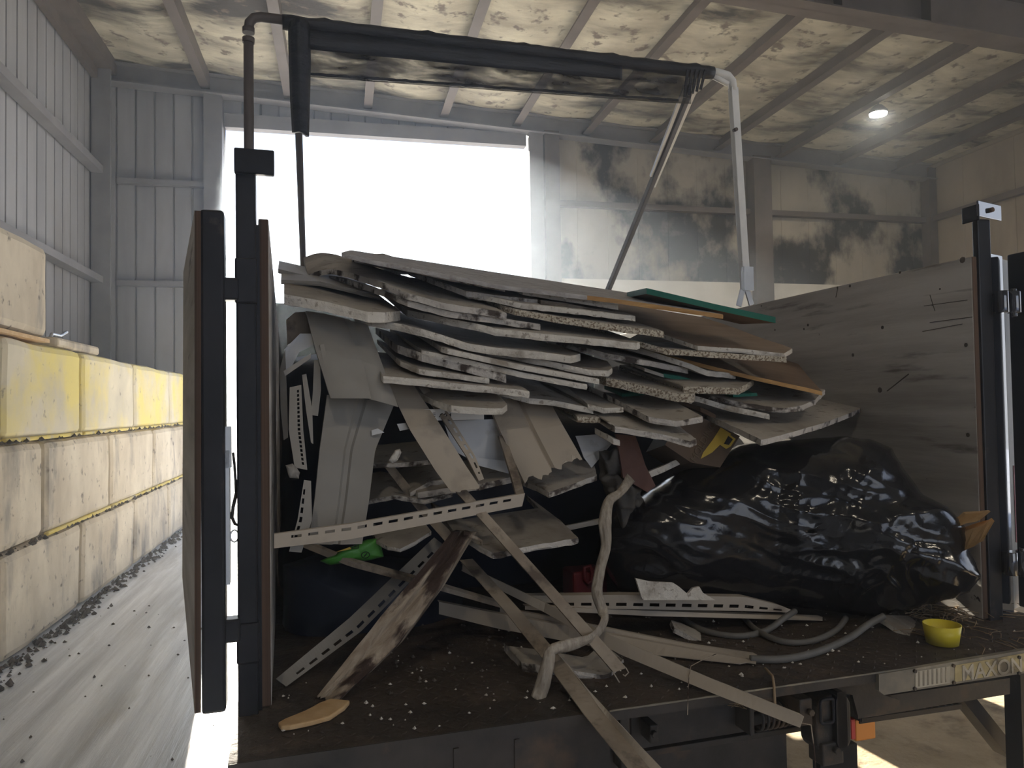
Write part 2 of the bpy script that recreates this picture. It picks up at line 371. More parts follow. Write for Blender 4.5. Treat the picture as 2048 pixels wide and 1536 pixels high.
rnd = random.Random(5)
mb = MB(); pl_ = [(1.55+rnd.uniform(-.15, .15), VF+.5+i*.8) for i in range(20)]
mb.prism([B.to(u, v, .001) for u, v in pl_]+[B.to(UR-.2, VF+16, .001), B.to(UR-.2, VF+.5, .001)], Z*.004); struct(mb, 'floor_dirt_layer', m_tan)
# LED bay lamp under the roof, and two added fill lamps of the same build
lp = B.to(6.62, 8.1, 4.99)
def bay_lamp(u, v, z, label):
    lp = B.to(u, v, z)
    e = empty('ceiling_or_fill_lamp', lp, label, 'lamp', 'LED lamps under the roof')
    mb = MB(); mb.tube([lp+V((0, 0, q)) for q in (.02, .05, .12)], [.11, .11, .05], 24); mb.build('housing', m_gsteel, e)
    mb = MB(); mb.tube([lp+V((0, 0, q)) for q in (.0, .02)], [.10, .105], 24); mb.build('lens', m_lamp, e)
    mb = MB(); mb.tube([lp+V((0, 0, .12)), lp+V((0, 0, .16)), B.to(u, v, roofz(u)-.1)], .012, 8); mb.build('stem', m_gsteel, e)
    ld = bpy.data.lights.new('led', 'AREA'); ld.shape = 'DISK'; ld.size = .2; ld.energy = LED; ld.color = (1, .86, .66)
    lo = bpy.data.objects.new('led', ld); COL.objects.link(lo); lo.location = lp-V((0, 0, .004))
bay_lamp(6.62, 8.1, 4.99, 'round white LED lamp glowing under the roof at right')
bay_lamp(-.6, -2.2, 5.2, 'added round fill lamp, out of view, under the roof behind the camera at left')  # added out of view as warm fill on the load
bay_lamp(3.4, -1.6, 5.0, 'added round fill lamp, out of view, under the roof behind the camera at right')  # second added fill lamp, also out of view

# ------------------------------------------------------------------ block wall
UF = -1.84
def block(v0, v1, z0, z1, m, label, seam=None):
    mb = MB(); mb.box(B, UF-.61, UF, v0+.016, v1-.016, z0+.006, z1-.006)
    o = mb.build('concrete_block', [m], bevel=.05)
    bm = bmesh.new(); bm.from_mesh(o.data); bmesh.ops.subdivide_edges(bm, edges=bm.edges, cuts=6, use_grid_fill=True)
    for q in bm.verts: q.co += V([noise.noise((q.co+o.location)*3+V((k*9, 0, 0)))*.012 for k in range(3)])
    bm.to_mesh(o.data); bm.free()
    tag(o, label, 'block', 'concrete blocks of the push wall')
    if seam:
        sb = MB(); sb.box(B, UF-.02, UF+.012, v0+.03, v1-.03, z0+.004, z0+.03)
        s = sb.build('paint_edge', m_yellow, o, bevel=.01); s['label'] = 'bright yellow painted bottom edge'
H = .62
def vb(px, py): return B.fr(PU(px, py, UF, B)).y
block(4.00, 5.43, 3*H+.03, 4*H, m_block, 'single pale concrete block standing alone on top of the block wall')
r1 = [3.2, vb(4, 760), vb(165, 770), vb(270, 780), vb(340, 790), 10.0]
L1 = ['pale yellow-stained concrete block at the left edge of the top full course', 'grey-topped yellowish concrete block at the left in the yellow course',
      'yellow painted concrete block, second whole one in the top full course', 'bright yellow concrete block, third whole one in the top full course',
      'yellow concrete block next to the open truck door, top full course']
for i in range(5): block(r1[i], r1[i+1], 2*H, 3*H, m_yblock if i else m_block, L1[i], True)
r2 = [3.3, vb(90, 970), vb(222, 930), vb(308, 910), 10.0]
L2 = ['tan concrete block at the left edge of the middle course', 'tan concrete block in the middle course, second from the left',
      'tan concrete block in the middle course, third from the left', 'tan concrete block in the middle course beside the truck door']
for i in range(4): block(r2[i], r2[i+1], H, 2*H, m_block, L2[i], i > 0)
r3 = [3.2, vb(3, 1230), vb(165, 1150), vb(270, 1080), vb(338, 1040), 10.0]
L3 = ['grey tan concrete block on the floor at the left edge of the frame', 'stained concrete block on the floor, second from the left',
      'pale concrete block on the floor, third from the left', 'tan concrete block on the floor, fourth from the left', 'concrete block on the floor farthest along beside the truck door']
for i in range(5): block(r3[i], r3[i+1], 0, H, m_block, L3[i])
mb = MB(); mb.box(B, UF-.5, UF+.01, 4.02, 5.40, 3*H+.004, 3*H+.026); o = mb.build('timber_batten', m_fwood)
tag(o, 'tan timber batten under the single top block', 'timber')
# dirt on the ledges and along the foot of the wall
def crumbs(n, fn, r0, r1, seed):
    rnd = random.Random(seed); mb = MB()
    for _ in range(n):
        p = fn(rnd); r = rnd.uniform(r0, r1); k = len(mb.v)
        for d in ((1, 0, 0), (0, 1, 0), (-1, 0, 0), (0, -1, 0), (0, 0, 1), (0, 0, -.4)):
            mb.v.append(p + V(d)*r*rnd.uniform(.6, 1.2))
        for a, b in ((0, 1), (1, 2), (2, 3), (3, 0)): mb.quad((k+a, k+b, k+4)); mb.quad((k+b, k+a, k+5))
    return mb
mb = crumbs(420, lambda r: B.to(UF+abs(r.gauss(0, .07)), r.uniform(4.2, 9.8), .006), .006, .03, 3)
tag(mb.build('floor_dirt', m_dirt), 'dark crumbs of dirt along the foot of the block wall', 'dirt', kind='stuff')
mb = crumbs(300, lambda r: B.to(UF+r.uniform(-.02, .03), r.uniform(4.2, 9.6), H*r.choice((1, 2))+.004), .006, .026, 4)
tag(mb.build('ledge_dirt', m_dirt), 'dark dirt caught along the joints between block courses', 'dirt', kind='stuff')
mb = crumbs(60, lambda r: B.to(r.uniform(-1.7, -.4), r.uniform(3.0, 6), .003), .004, .016, 5)
tag(mb.build('scattered_dirt', m_dirt), 'small dark crumbs scattered on the concrete floor at left', 'dirt', kind='stuff')
mb = MB(); q = B.to(UF-.12, 6.15, 3*H)
mb.prism([q+B.r*a+B.d*b for a, b in ((-.1, -.5), (.08, -.45), (.09, .42), (-.02, .5), (-.12, .3))], Z*.07)
tag(mb.build('flat_stone', m_block, bevel=.02), 'flat tan stone lying on top of the yellow course', 'stone')
mb = MB(); a = PU(104, 668, UF-.1, B); mb.tube([PU(98, 680, UF-.1, B), a, PU(120, 672, UF-.1, B), PU(133, 664, UF-.1, B)], .012, 8)
tag(mb.build('bent_rod', m_galv), 'thin pale bent strip sticking up on the block wall', 'strip')

for v0, z0, lab in ((4.3, 0, 'lower added block, hidden to the right of the truck to shade the floor'), (4.3, H, 'upper added block, stacked to the right of the truck to shade the floor')):  # added blocks, hidden by the truck, that keep sun off the floor
    mb = MB(); mb.box(B, 1.85, 3.3 if z0 == 0 else 2.7, v0, v0+.61, z0+.004, z0+H); o = mb.build('concrete_block', [m_block], bevel=.03); tag(o, lab, 'block', 'added shading blocks right of the truck')
# ------------------------------------------------------------------ the truck
def U(px, v, py=800): return T.fr(P(px, py, v)).x
def ZZ(px, py, v): return P(px, py, v).z
VE, VPO = 1.416, 1.643
TR = empty('flatbed_truck', T.to(.95, 1.42, 0), 'black flatbed truck with plywood sides, open rear doors and a heaped load of demolition waste', 'truck')
UL2, UR2 = U(518, 1.647), 1.845                        # inner faces of the side boards
HB = 4.35                                      # headboard
mb = MB(); mb.box(T, -.10, 2.02, VE, HB, DECK-.012, DECK)
rnd = random.Random(2)
du = .036
i = 0
u = -.06
while u < 2.0:                                 # raised tread bars near the rear edge
    v = VE+.02; j = 0
    while v < VE+.36:
        a = math.radians(45 if (i+j) % 2 else -45); c = T.to(u, v, DECK+.0012)
        dx = T.r*math.cos(a)+T.d*math.sin(a); dy = T.r*-math.sin(a)+T.d*math.cos(a)
        k = len(mb.v)
        for q in ((-.013, 0), (0, -.003), (.013, 0), (0, .003)): mb.v.append(c+dx*q[0]+dy*q[1])
        mb.v.append(c+Z*.0018)
        for q in range(4): mb.quad((k+q, k+(q+1) % 4, k+4))
        v += .03; j += 1
    u += .03; i += 1
mb.build('deck', m_tread, TR)
# rear sill channel
mb = MB(); mb.box(T, -.10, .62, VE, VE+.012, DECK-.115, DECK-.001); mb.box(T, -.10, .62, VE, VE+.07, DECK-.125, DECK-.115)
mb.box(T, -.10, 2.02, VE-.003, VE+.010, DECK-.022, DECK-.0005)
for q in (.05, .30, .42): mb.box(T, q, q+.01, VE-.004, VE+.02, DECK-.09, DECK-.03)
mb.build('rear_sill', m_rust, TR)
mb = MB(); mb.tube([T.to(u_, VE-.004, DECK-.001+.0006*noise.noise(V((u_*60, 0, 0)))) for u_ in [.62+.02*i for i in range(72)]], [.0018+.0012*abs(noise.noise(V((i*.9, 3, 1)))) for i in range(72)], 6); mb.build('worn_edge', m_worn, TR)['label'] = 'bare worn lip of the deck edge'
mb = MB(); mb.box(T, -.10, .60, VE+.05, VE+.09, DECK-.30, DECK-.17); mb.box(T, -.1, .56, VE+.02, VE+.09, DECK-.31, DECK-.29); mb.build('sill_beam', m_rust, TR)

def side(u0, u1, lab):
    z1 = 1.813
    mb = MB(); n = 24
    # panel as one slab; face mat 0, rear edge mat 1
    k = len(mb.v)
    mb.box(T, u0, u1, VPO-(.004 if u0 > 1 else -.004), HB, DECK+.004, z1, 0)
    mb.m[2] = 1                                 # rear edge
    o = mb.build('side_panel', [m_ply, m_plyedge], TR, bevel=.003)
    return o
sp = side(UR2, UR2+.021, ''); sp['label'] = 'weathered plywood side board at right'
# nail holes and scratches stay as dents: small dark plugs
def plug(px, py, r):
    c = PU(px, py, UR2); mb = MB(); mb.tube([c-T.r*.0008, c+T.r*.002], r, 8); mb.build('nail_hole', m_dirt, sp)
for px, py, r in ((1925, 520, .009), (1880, 578, .003), (1765, 655, .006), (1932, 690, .006), (1706, 710, .006), (1760, 780, .009), (1936, 870, .006), (1700, 572, .005), (1616, 650, .005), (1608, 658, .004), (1550, 660, .004), (1523, 612, .004), (1675, 575, .004), (1800, 545, .004), (1865, 610, .003)): plug(px, py, r)
for a, b, w in (((1775, 782), (1818, 748), .006), ((1860, 645), (1945, 634), .003), ((1845, 663), (1925, 648), .002), ((1672, 595), (1676, 575), .003), ((1860, 590), (1870, 622), .0015), ((1848, 612), (1935, 600), .0015)):
    a, b = PU(*a, UR2), PU(*b, UR2); mb = MB(); mb.bar(a, b, .002, w, up=T.r); mb.build('gouge', m_dirt, sp)
sp2 = side(UL2, UL2+.021, ''); sp2['label'] = 'worn plywood side board at left'
mb = MB(); mb.box(T, UL2, UR2, HB, HB+.05, DECK, 2.0); mb.build('headboard', m_rust, TR)
# posts
def post(u0, u1, ztop, name='gate_post'):
    mb = MB(); mb.box(T, u0, u1, VPO-.02, VPO+.045, DECK-.02, ztop)
    return mb.build(name, m_black, TR, bevel=.004)
zl = ZZ(495, 306, VPO); pl = post(U(474, VPO), U(514, VPO), zl-.03)
mb = MB(); mb.box(T, U(472, VPO), U(552, VPO), VPO-.03, VPO-.012, ZZ(530, 357, VPO), ZZ(530, 308, VPO)); mb.box(T, U(480, VPO), U(513, VPO), VPO-.02, VPO+.04, zl-.05, zl)
mb.build('hook_plate', m_black, pl, bevel=.003)
mb = MB(); mb.box(T, U(472, VPO), U(516, VPO), VPO-.026, VPO+.05, ZZ(500, 610, VPO), ZZ(500, 520, VPO)); mb.build('hinge_sleeve', m_black, pl, bevel=.004)
mb = MB(); mb.box(T, U(472, VPO), U(517, VPO), VPO-.026, VPO+.05, ZZ(500, 1320, VPO), ZZ(500, 1240, VPO)); mb.build('hinge_sleeve', m_black, pl, bevel=.004)
mb = MB(); mb.box(T, U(511, VPO), U(521, VPO), VPO+.0, VPO+.03, DECK, ZZ(518, 450, VPO)); mb.build('edge_angle', m_black, pl)
zr = ZZ(1968, 440, VPO); mb = MB(); mb.box(T, UR2+.018, U(1993, 1.632), 1.632, 1.652, DECK-.02, zr); pr = mb.build('gate_post', m_black, TR, bevel=.004)
def plate(p0, p1, zt, zb, th, n, m, par, bev=.002):
    mb = MB(); p0, p1 = V(p0), V(p1); nn_ = (p1-p0).cross(Z).normalized()
    mb.prism([V((p0.x, p0.y, zt)), V((p1.x, p1.y, zt)), V((p1.x, p1.y, zb)), V((p0.x, p0.y, zb))], -nn_*th); return mb.build(n, m, par, bevel=bev)
q1, q2, q3 = P(1923, 430, VPO+.02), P(1957, 430, VPO-.035), P(2003, 420, VPO-.005)
plate(q1, q2, P(1940, 414, VPO).z, P(1940, 446, VPO).z, .005, 'hook_plate', m_black, pr)
plate(q2, q3, P(1960, 404, VPO-.02).z, P(1980, 437, VPO-.02).z, .005, 'bolted_lug', m_gloss, pr)
c = P(1982, 420, VPO-.024); mb = MB(); mb.tube([c-T.d*.006, c+T.d*.004], .007, 8); mb.build('bolt', m_plyedge, pr)
uo = U(1989, 1.64)
# outer face angle and the folded-back right door
o1, o2, o3 = P(1983, 600, VPO+.004), P(2008, 600, VPO+.03), P(2037, 600, VPO+.06)
plate(o1, o2, ZZ(1995, 506, VPO), DECK, .004, 'outer_angle', m_gloss, pr)
drp = plate(o2, o3, ZZ(2020, 514, VPO), DECK+.01, .02, 'gate_door', m_alu, TR); drp['label'] = 'rear door folded back at right'
u0 = T.fr(o2).x
mb = MB(); mb.box(T, U(2036, VPO), U(2036, VPO)+.06, VPO-.05, VPO+.02, DECK+.02, ZZ(2040, 508, VPO)); mb.build('frame_tube', m_black, drp, bevel=.004)
t0, t1 = o2.lerp(o3, .24)-T.d*.0015, o2.lerp(o3, .42)-T.d*.0015
plate(t0, t1, ZZ(2015, 935, VPO), ZZ(2015, 1093, VPO), .001, 'tape_strip', m_pink, drp, 0)
for py0, py1 in ((587, 630), (1097, 1143)):
    mb = MB(); z0, z1 = ZZ(2020, py1, VPO), ZZ(2020, py0, VPO)
    mb.box(T, uo-.004, U(2044, VPO-.02), VPO-.03, VPO+.0, z0+.004, z1-.004)
    for px in (2004, 2028): 
        c = P(px, 600, VPO-.035); mb.tube([V((c.x, c.y, z0)), V((c.x, c.y, z1))], .017, 14)
    c = P(2028, 600, VPO-.035); mb.tube([V((c.x, c.y, z0-.01)), V((c.x, c.y, z1+.008))], .008, 8)
    mb.build('hinge', m_gloss, drp, bevel=.002)
# left door, folded back outside the bed
VD = 1.60
dl = MB()
def du_(px, py, v): return T.fr(P(px, py, v)).x
n1, n2 = P(389, 421, VD), P(389, 1427, VD); f1, f2 = P(366.5, 545, 2.42), P(364.5, 1154, 2.42)
w = T.r*(U(402, VD)-U(389, VD))
dl.prism([n1, n2, f2, f1], w, 0, 0)
for q in (2,): dl.m[q] = 1
dlp = dl.build('gate_door', [m_ply, m_plyedge], TR); dlp['label'] = 'plywood rear door folded back at left'
mb = MB(); mb.box(T, U(401, VD), U(447, VD)+.002, VD-.002, VD+.055, ZZ(425, 1428, VD), ZZ(425, 419, VD)); mb.build('frame_tube', m_black, dlp, bevel=.006)
for py0, py1 in ((553, 598), (1243, 1290)):
    mb = MB(); mb.box(T, U(440, VD), U(480, VPO), VD+.01, VD+.05, ZZ(460, py1, VD), ZZ(460, py0, VD)); mb.build('hinge', m_black, dlp, bevel=.004)
mb = MB(); mb.box(T, U(450, VD+.03), U(459, VD+.03), VD+.02, VD+.05, ZZ(455, 1168, VD+.03), ZZ(455, 900, VD+.03)); mb.box(T, U(451, VD+.03), U(462, VD+.03), VD+.02, VD+.04, ZZ(455, 935, VD+.03), ZZ(455, 853, VD+.03))
mb.build('latch_bar', m_galv, dlp)
mb = MB(); mb.tube([P(x, y, VD+.04) for x, y in ((466, 905), (469, 930), (471, 960), (472, 985))], .003, 6)
mb.tube([P(x, y, VD+.04) for x, y in ((473, 985), (466, 1015), (464, 1035), (470, 1048), (477, 1050))], .0035, 8)
mb.build('chain_hook', m_rust, pl)
mb = MB(); c = P(469, 1072, VD+.035); mb.tube([c+T.r*(.008*math.cos(a))+Z*(.012*math.sin(a)) for a in [i*math.pi/8 for i in range(16)]], .0022, 6, closed=True); mb.build('ring', m_galv, dlp)

# tarp hoop over the bed
VH = 2.75
hoop_l = [P(500, 600, VH), P(498, 300, VH), P(497, 75, VH)]
cz = [P(497, 62, VH), P(499, 45, VH), P(508, 36, VH), P(522, 34, VH)]
hr = [P(1440, 147, VH), P(1456, 152, VH), P(1464, 162, VH), P(1466, 182, VH)]
mb = MB(); b0 = T.fr(hoop_l[0]); mb.tube([T.to(b0.x, VH, 1.70), hoop_l[1], hoop_l[2]], .017, 12); hp = mb.build('tarp_hoop', m_steel, TR); hp['label'] = 'grey tube hoop carrying the rolled tarp'
mb = MB(); mb.tube(cz+[P(575, 41, VH)], .017, 12)
for q in (0, 3): pass
for px, py in ((497, 78), (497, 58)): mb.tube([P(px, py+8, VH), P(px, py-2, VH)], .021, 12)
mb.build('corner_elbow', m_steel, hp)
mb = MB(); mb.tube([P(1415, 141, VH)]+hr, .018, 12); mb.tube([P(1425, 152, VH), P(1456, 168, VH)], .012, 8); mb.build('corner_elbow', m_alu, hp)['label'] = 'white corner elbow'
mb = MB(); e1, e2 = P(1466, 176, VH), P(1491, 578, VH-.02); mb.bar(e1, e2, .030, .034, up=T.r, mi=0); rl = mb.build('right_upright', m_alu, hp, bevel=.003)
mb = MB(); mb.box(T, T.fr(e2).x-.020, T.fr(e2).x+.024, VH-.045, VH-.02, e2.z-.01, e2.z+.09)
b1, b2 = P(1477, 612, VH-.03), P(1503, 610, VH-.03)
mb.bar(P(1485, 580, VH-.03), b1, .022, .008, up=T.d); mb.bar(P(1494, 580, VH-.03), b2, .022, .008, up=T.d); mb.build('foot_bracket', m_galv, hp)
for px, py in ((1470, 260), (1485, 525)):
    mb = MB(); c = P(px, py, VH-.02); mb.tube([c-T.d*.012, c+T.d*.01], .008, 8); mb.build('bolt', m_steel, hp)
# roller with the black tarp and the mesh hanging from it
ra, rb = P(565, 44, VH), P(1425, 146, VH)
pts = [ra.lerp(rb, i/60) for i in range(61)]
mb = MB(); mb.tube(pts, [.026+.004*noise.noise(V((i*.5, 0, 0)))+(.006 if i % 13 == 5 else 0) for i in range(61)], 14); tr_ = mb.build('tarp_roll', m_tarp, TR); tr_['label'] = 'rolled black tarp along the hoop'
rows = []
for j in range(9):
    row = []
    for i in range(81):
        t = .05+.90*i/80
        bot = 92 + (0) 
        yt = 44+102*t+6; yb = (150+62*t) if t < .9 else (150+62*t)-(t-.9)*30
        x = 565+860*t
        y = yt+(yb-yt)*j/8
        row.append(P(x, y, VH+.02+.02*math.sin(i*.37+j)+.012*noise.noise(V((i*.3, j*.8, 0)))+.03*j/8))
    rows.append(row)
mb = MB(); mb.grid(rows); o = mb.build('hanging_mesh', m_mesh, tr_, solid=.002); o['label'] = 'see-through black mesh hanging from the roll'
rows = []
for j in range(4):
    row = []
    for i in range(81):
        t = .05+.74*i/80; x = 565+860*t; yt = 44+102*t+4; h = 46-18*t
        row.append(P(x, yt+h*j/3, VH-.012-.01*math.sin(j)+.004*noise.noise(V((i*.4, j, 5)))))
    rows.append(row)
mb = MB(); mb.grid(rows); o = mb.build('tarp_flap', m_tarp, tr_, solid=.002)
rows = []
for i in range(81):                             # crumpled lower hem
    t = .06+.86*i/80; x = 565+860*t; y = 150+62*t-6
    rows.append(P(x, y, VH+.045)+Z*(.004*noise.noise(V((i*.6, 2, 0)))))
mb = MB(); mb.tube(rows, [.005+.004*abs(noise.noise(V((i*.7, 1, 1)))) for i in range(81)], 6); mb.build('tarp_hem', m_tarp, tr_)
mb = MB(); l = [(582, 44, 615, 46), (579, 60, 617, 62), (580, 120, 619, 122), (583, 200, 617, 202), (587, 266, 615, 274)]
rows = [[P(a, b, VH-.02).lerp(P(c, d, VH-.02), q/6)-T.d*(.03*math.sin(math.pi*q/6)) for q in range(7)] for a, b, c, d in l]
mb.grid(rows); mb.build('hanging_tarp_end', m_tarp, tr_, solid=.012)['label'] = 'thick folded tarp end hanging at left'
# swing arms of the tarp gear
arm_l = [P(590, 60, VH+.02), P(598, 280, VH+.3), P(608, 575, 3.9)]
mb = MB(); mb.tube(arm_l, .014, 10); mb.build('swing_arm', m_steel, TR)
a0, a1, a2 = P(1392, 150, VH+.02), P(1350, 270, VH+.45), P(1208, 600, 3.9)
mb = MB(); mb.bar(a0, a2, .034, .022, up=T.r); ar = mb.build('swing_arm', m_gsteel, TR, bevel=.003)
mb = MB(); mb.bar(a0.lerp(a2, .02)+T.r*.02, a0.lerp(a2, .42)+T.r*.012, .02, .02, up=T.r); mb.bar(a0+T.r*-.03, a0.lerp(a2, .38)+T.r*-.016, .012, .016, up=T.r); mb.build('arm_sleeve', m_galv, ar)
mb = MB()
for q in range(5): mb.bar(P(1375+9*q, 140, VH-.03), P(1365+8*q+4, 195-4*q, VH-.03), .010, .006, up=T.d)
mb.build('arm_tie', m_tarp, ar)

# cab and wheels (beyond the load)
mb = MB(); mb.box(T, .02, 1.86, HB+.25, HB+1.75, .75, 2.02); cb = mb.build('cab', m_cab, TR, bevel=.08)
mb = MB(); mb.box(T, .22, 1.66, HB+.238, HB+.252, 1.35, 1.85); mb.build('rear_window', m_glass, cb)
mb = MB(); mb.box(T, .25, .40, VE+.28, HB+1.6, .50, .74); mb.build('chassis_rail', m_rust, TR)
mb = MB(); mb.box(T, 1.45, 1.60, 2.6, HB+1.6, .50, .74); mb.build('chassis_rail', m_rust, TR)
def wheel(u, v):
    mb = MB(); prof = [(.20, -.11), (.33, -.12), (.37, -.09), (.375, 0), (.37, .09), (.33, .12), (.20, .11)]
    n = 40; rows = []
    for i in range(n):
        a = 2*math.pi*i/n; rows.append([T.to(u+w, v+r*math.cos(a), .375+r*math.sin(a)) for r, w in prof])
    rows.append(rows[0]); mb.grid(rows); o = mb.build('wheel', m_tyre, TR)
    mb = MB(); mb.tube([T.to(u-.06, v, .375), T.to(u+.06, v, .375)], .21, 24); mb.build('rim', m_gsteel, o)
for u in (.22, 1.66): wheel(u, 3.1); wheel(u, HB+1.0)

# lift gate gear and bumper under the rear edge
LG = MB(); z = DECK
v1 = 1.50
def bxp(mb, x0, y0, x1, y1, v, d, mi=0):
    "box whose near face spans the pixels (x0,y0)-(x1,y1) at depth v"
    a, b = T.fr(P(x0, y0, v)), T.fr(P(x1, y1, v)); mb.box(T, a.x, b.x, v, v+d, min(a.z, b.z), max(a.z, b.z), mi)
a = T.fr(P(1262, 1420, 1.56)); b = T.fr(P(1492, 1450, 1.56))
LG.box(T, a.x, b.x, 1.56, 1.62, ZZ(1380, 1482, 1.56), ZZ(1380, 1405, 1.56))
LG.box(T, a.x, U(1690, 1.56), 1.60, 1.66, ZZ(1380, 1500, 1.6), ZZ(1380, 1488, 1.6))
lg = LG.build('lift_gate', m_rust, TR, bevel=.002); lg['label'] = 'dirty black lift gate gear under the bed'
for x0, y0, x1, y1, v, d in ((1190, 1432, 1208, 1540, 1.47, .08), (1212, 1440, 1236, 1545, 1.50, .05), (1240, 1425, 1262, 1540, 1.46, .1), (1160, 1440, 1180, 1500, 1.50, .05), (1500, 1412, 1510, 1472, 1.50, .09), (1600, 1400, 1626, 1450, 1.47, .1), (1300, 1452, 1318, 1486, 1.5, .05)):
    mb = MB(); bxp(mb, x0, y0, x1, y1, v, d); mb.build('bracket', m_rust, lg, bevel=.003)
mb = MB(); A, Bq = P(1506, 1438, 1.53), P(1606, 1418, 1.53); ax = (Bq-A); x = ax.normalized(); y = x.cross(T.d).normalized(); pts = []
N = 10
for i in range(N*16+1):
    t = i/(N*16); a_ = 2*math.pi*i/16; pts.append(A+ax*t+(y*math.cos(a_)+T.d*math.sin(a_))*.027)
mb.tube(pts, .0034, 6); mb.tube([A-ax*.1, Bq+ax*.1], .014, 10); mb.build('coil_spring', m_rust, lg)
def rrect(px0, py0, px1, py1, v, r=.012, n=5):
    a, b = T.fr(P(px0, py0, v)), T.fr(P(px1, py1, v)); u0, u1, z0, z1 = min(a.x, b.x), max(a.x, b.x), min(a.z, b.z), max(a.z, b.z); o = []
    for cu, cz, s in ((u1-r, z1-r, 0), (u0+r, z1-r, 1), (u0+r, z0+r, 2), (u1-r, z0+r, 3)):
        for i in range(n+1):
            q = math.pi/2*(s+i/n); o.append(T.to(cu+r*math.cos(q), v, cz+r*math.sin(q)))
    return o
mb = MB(); mb.prism(rrect(1632, 1396, 1704, 1500, 1.47, .03), T.d*.06); mb.build('end_housing', m_rust, lg, bevel=.004)
mb = MB(); ring = rrect(1641, 1400, 1668, 1444, 1.462, .008); mb.tube(ring, .004, 6, closed=True); mb.build('square_tube_end', m_black, lg)
mb = MB(); mb.prism(rrect(1672, 1386, 1698, 1500, 1.455, .022), T.d*.05); mb.build('roller', m_black, lg, bevel=.004)
mb = MB(); bxp(mb, 1645, 1490, 1688, 1527, 1.46, .05); mb.build('bracket', m_rust, lg, bevel=.003)
for x, y, v in ((1620, 1424, 1.465), (1672, 1500, 1.455), (1308, 1468, 1.495)):
    mb = MB(); c = P(x, y, v); mb.tube([c-T.d*.008, c+T.d*.004], .0075, 6); mb.build('bolt', m_rust, lg)
mb = MB(); mb.tube([P(1598, 1445, 1.455), P(1622, 1450, 1.455), P(1628, 1495, 1.455), P(1631, 1536, 1.455)], .0015, 5); mb.build('wire', m_wood, lg)
# gusset plate and step bumper with the worn decal
mb = MB(); q = [P(1650, 1380, 1.50), P(1758, 1362, 1.50), P(1760, 1388, 1.50), P(1800, 1400, 1.50), P(1800, 1418, 1.50), P(1716, 1432, 1.50), P(1705, 1390, 1.50)]; mb.prism(q, T.d*.01); mb.build('gusset', m_rust, lg)
mb = MB(); q = [P(1716, 1400, 1.52), P(2020, 1356, 1.52), P(2020, 1388, 1.52), P(1716, 1438, 1.52)]; mb.prism(q, T.d*.05); mb.build('bumper_beam', m_rust, TR)
sp0, sp1 = [P(1758, 1349, VE-.012), P(2110, 1290, VE-.012), P(2110, 1337, VE-.012), P(1768, 1390, VE-.012), P(1758, 1382, VE-.012)], None
mb = MB(); mb.prism(sp0, T.d*.012); pt = mb.build('name_plate', m_worn, TR); pt['label'] = 'worn black and gold plate lettered along the rear edge'
mb = MB()
for x, y in ((1829, 1342), (1829, 1377), (1906, 1331), (1907, 1365), (2037, 1314), (2037, 1346)):
    c = P(x, y, VE-.013); mb = MB(); mb.tube([c-T.d*.004, c+T.d*.002], .0042, 8); mb.build('rivet', m_rust, pt)
mb = MB(); q = [P(1831, 1343, VE-.0135), P(1900, 1332, VE-.0135), P(1900, 1366, VE-.0135), P(1831, 1377, VE-.0135)]; mb.prism(q, T.d*.001); o = mb.build('striped_decal', m_pletter, pt)
for i in range(7):
    x = 1837+9*i; mb = MB() if i == 0 else mb
    q = [P(x, 1344-(x-1831)*.16, VE-.0142), P(x+3, 1344-(x-1831)*.16, VE-.0142), P(x+3, 1374-(x-1831)*.16, VE-.0142), P(x, 1374-(x-1831)*.16, VE-.0142)]; mb.prism(q, T.d*.0006)
mb.build('stripes', m_worn, pt)
mb = MB(); q = [P(1910, 1331, VE-.0132), P(2108, 1296, VE-.0132), P(2108, 1333, VE-.0132), P(1910, 1364, VE-.0132)]; mb.prism(q, T.d*.001); mb.build('gold_decal', m_gold, pt)
text('plate_lettering', 'MAXON', P(1985, 1339, VE-.0138), (P(2037, 1330, VE)-P(1920, 1348, VE)), Z, .050, m_pletter, pt, bold=.0008)
mb = MB(); q = [P(1720, 1440, 1.58), P(1924, 1410, 1.58), P(1924, 1418, 1.58), P(1720, 1448, 1.58)]; mb.prism(q, T.d*.004)
s0, s1 = P(1722, 1440, 1.58), P(1922, 1411, 1.58)
for i in range(15):
    a = s0.lerp(s1, i/14); mb.bar(a, a+T.d*.13, .006, .008)
for i in range(5): mb.bar(s0+T.d*.03*i, s1+T.d*.03*i, .005, .008)
mb.build('step_grating', m_black, TR)
mb = MB(); q = rrect(1711, 1440, 1752, 1477, 1.60, .004); mb.prism(q, T.d*.03); lm = mb.build('marker_lamp', m_amber, TR, bevel=.003); lm['label'] = 'orange rear marker lamp'
mb = MB(); bxp(mb, 1703, 1440, 1711, 1478, 1.60, .03); mb.build('red_reflector', m_ltred, lm)
mb = MB(); bxp(mb, 1640, 1500, 1716, 1560, 1.66, .03); mb.build('mud_flap', m_tyre, TR)
mb = MB(); mb.bar(P(1918, 1385, 1.66), P(2010, 1500, 1.66), .035, .05, up=T.d); mb.build('diagonal_brace', m_black, TR)
mb = MB(); mb.box(T, U(2022, 1.55), U(2040, 1.55), 1.55, 1.60, DECK-.62, DECK-.02); mb.build('gate_arm', m_black, TR)
mb = MB(); mb.box(T, .1, 1.28, 1.75, 1.8, .30, DECK-.02); mb.build('rear_apron', m_rust, TR)
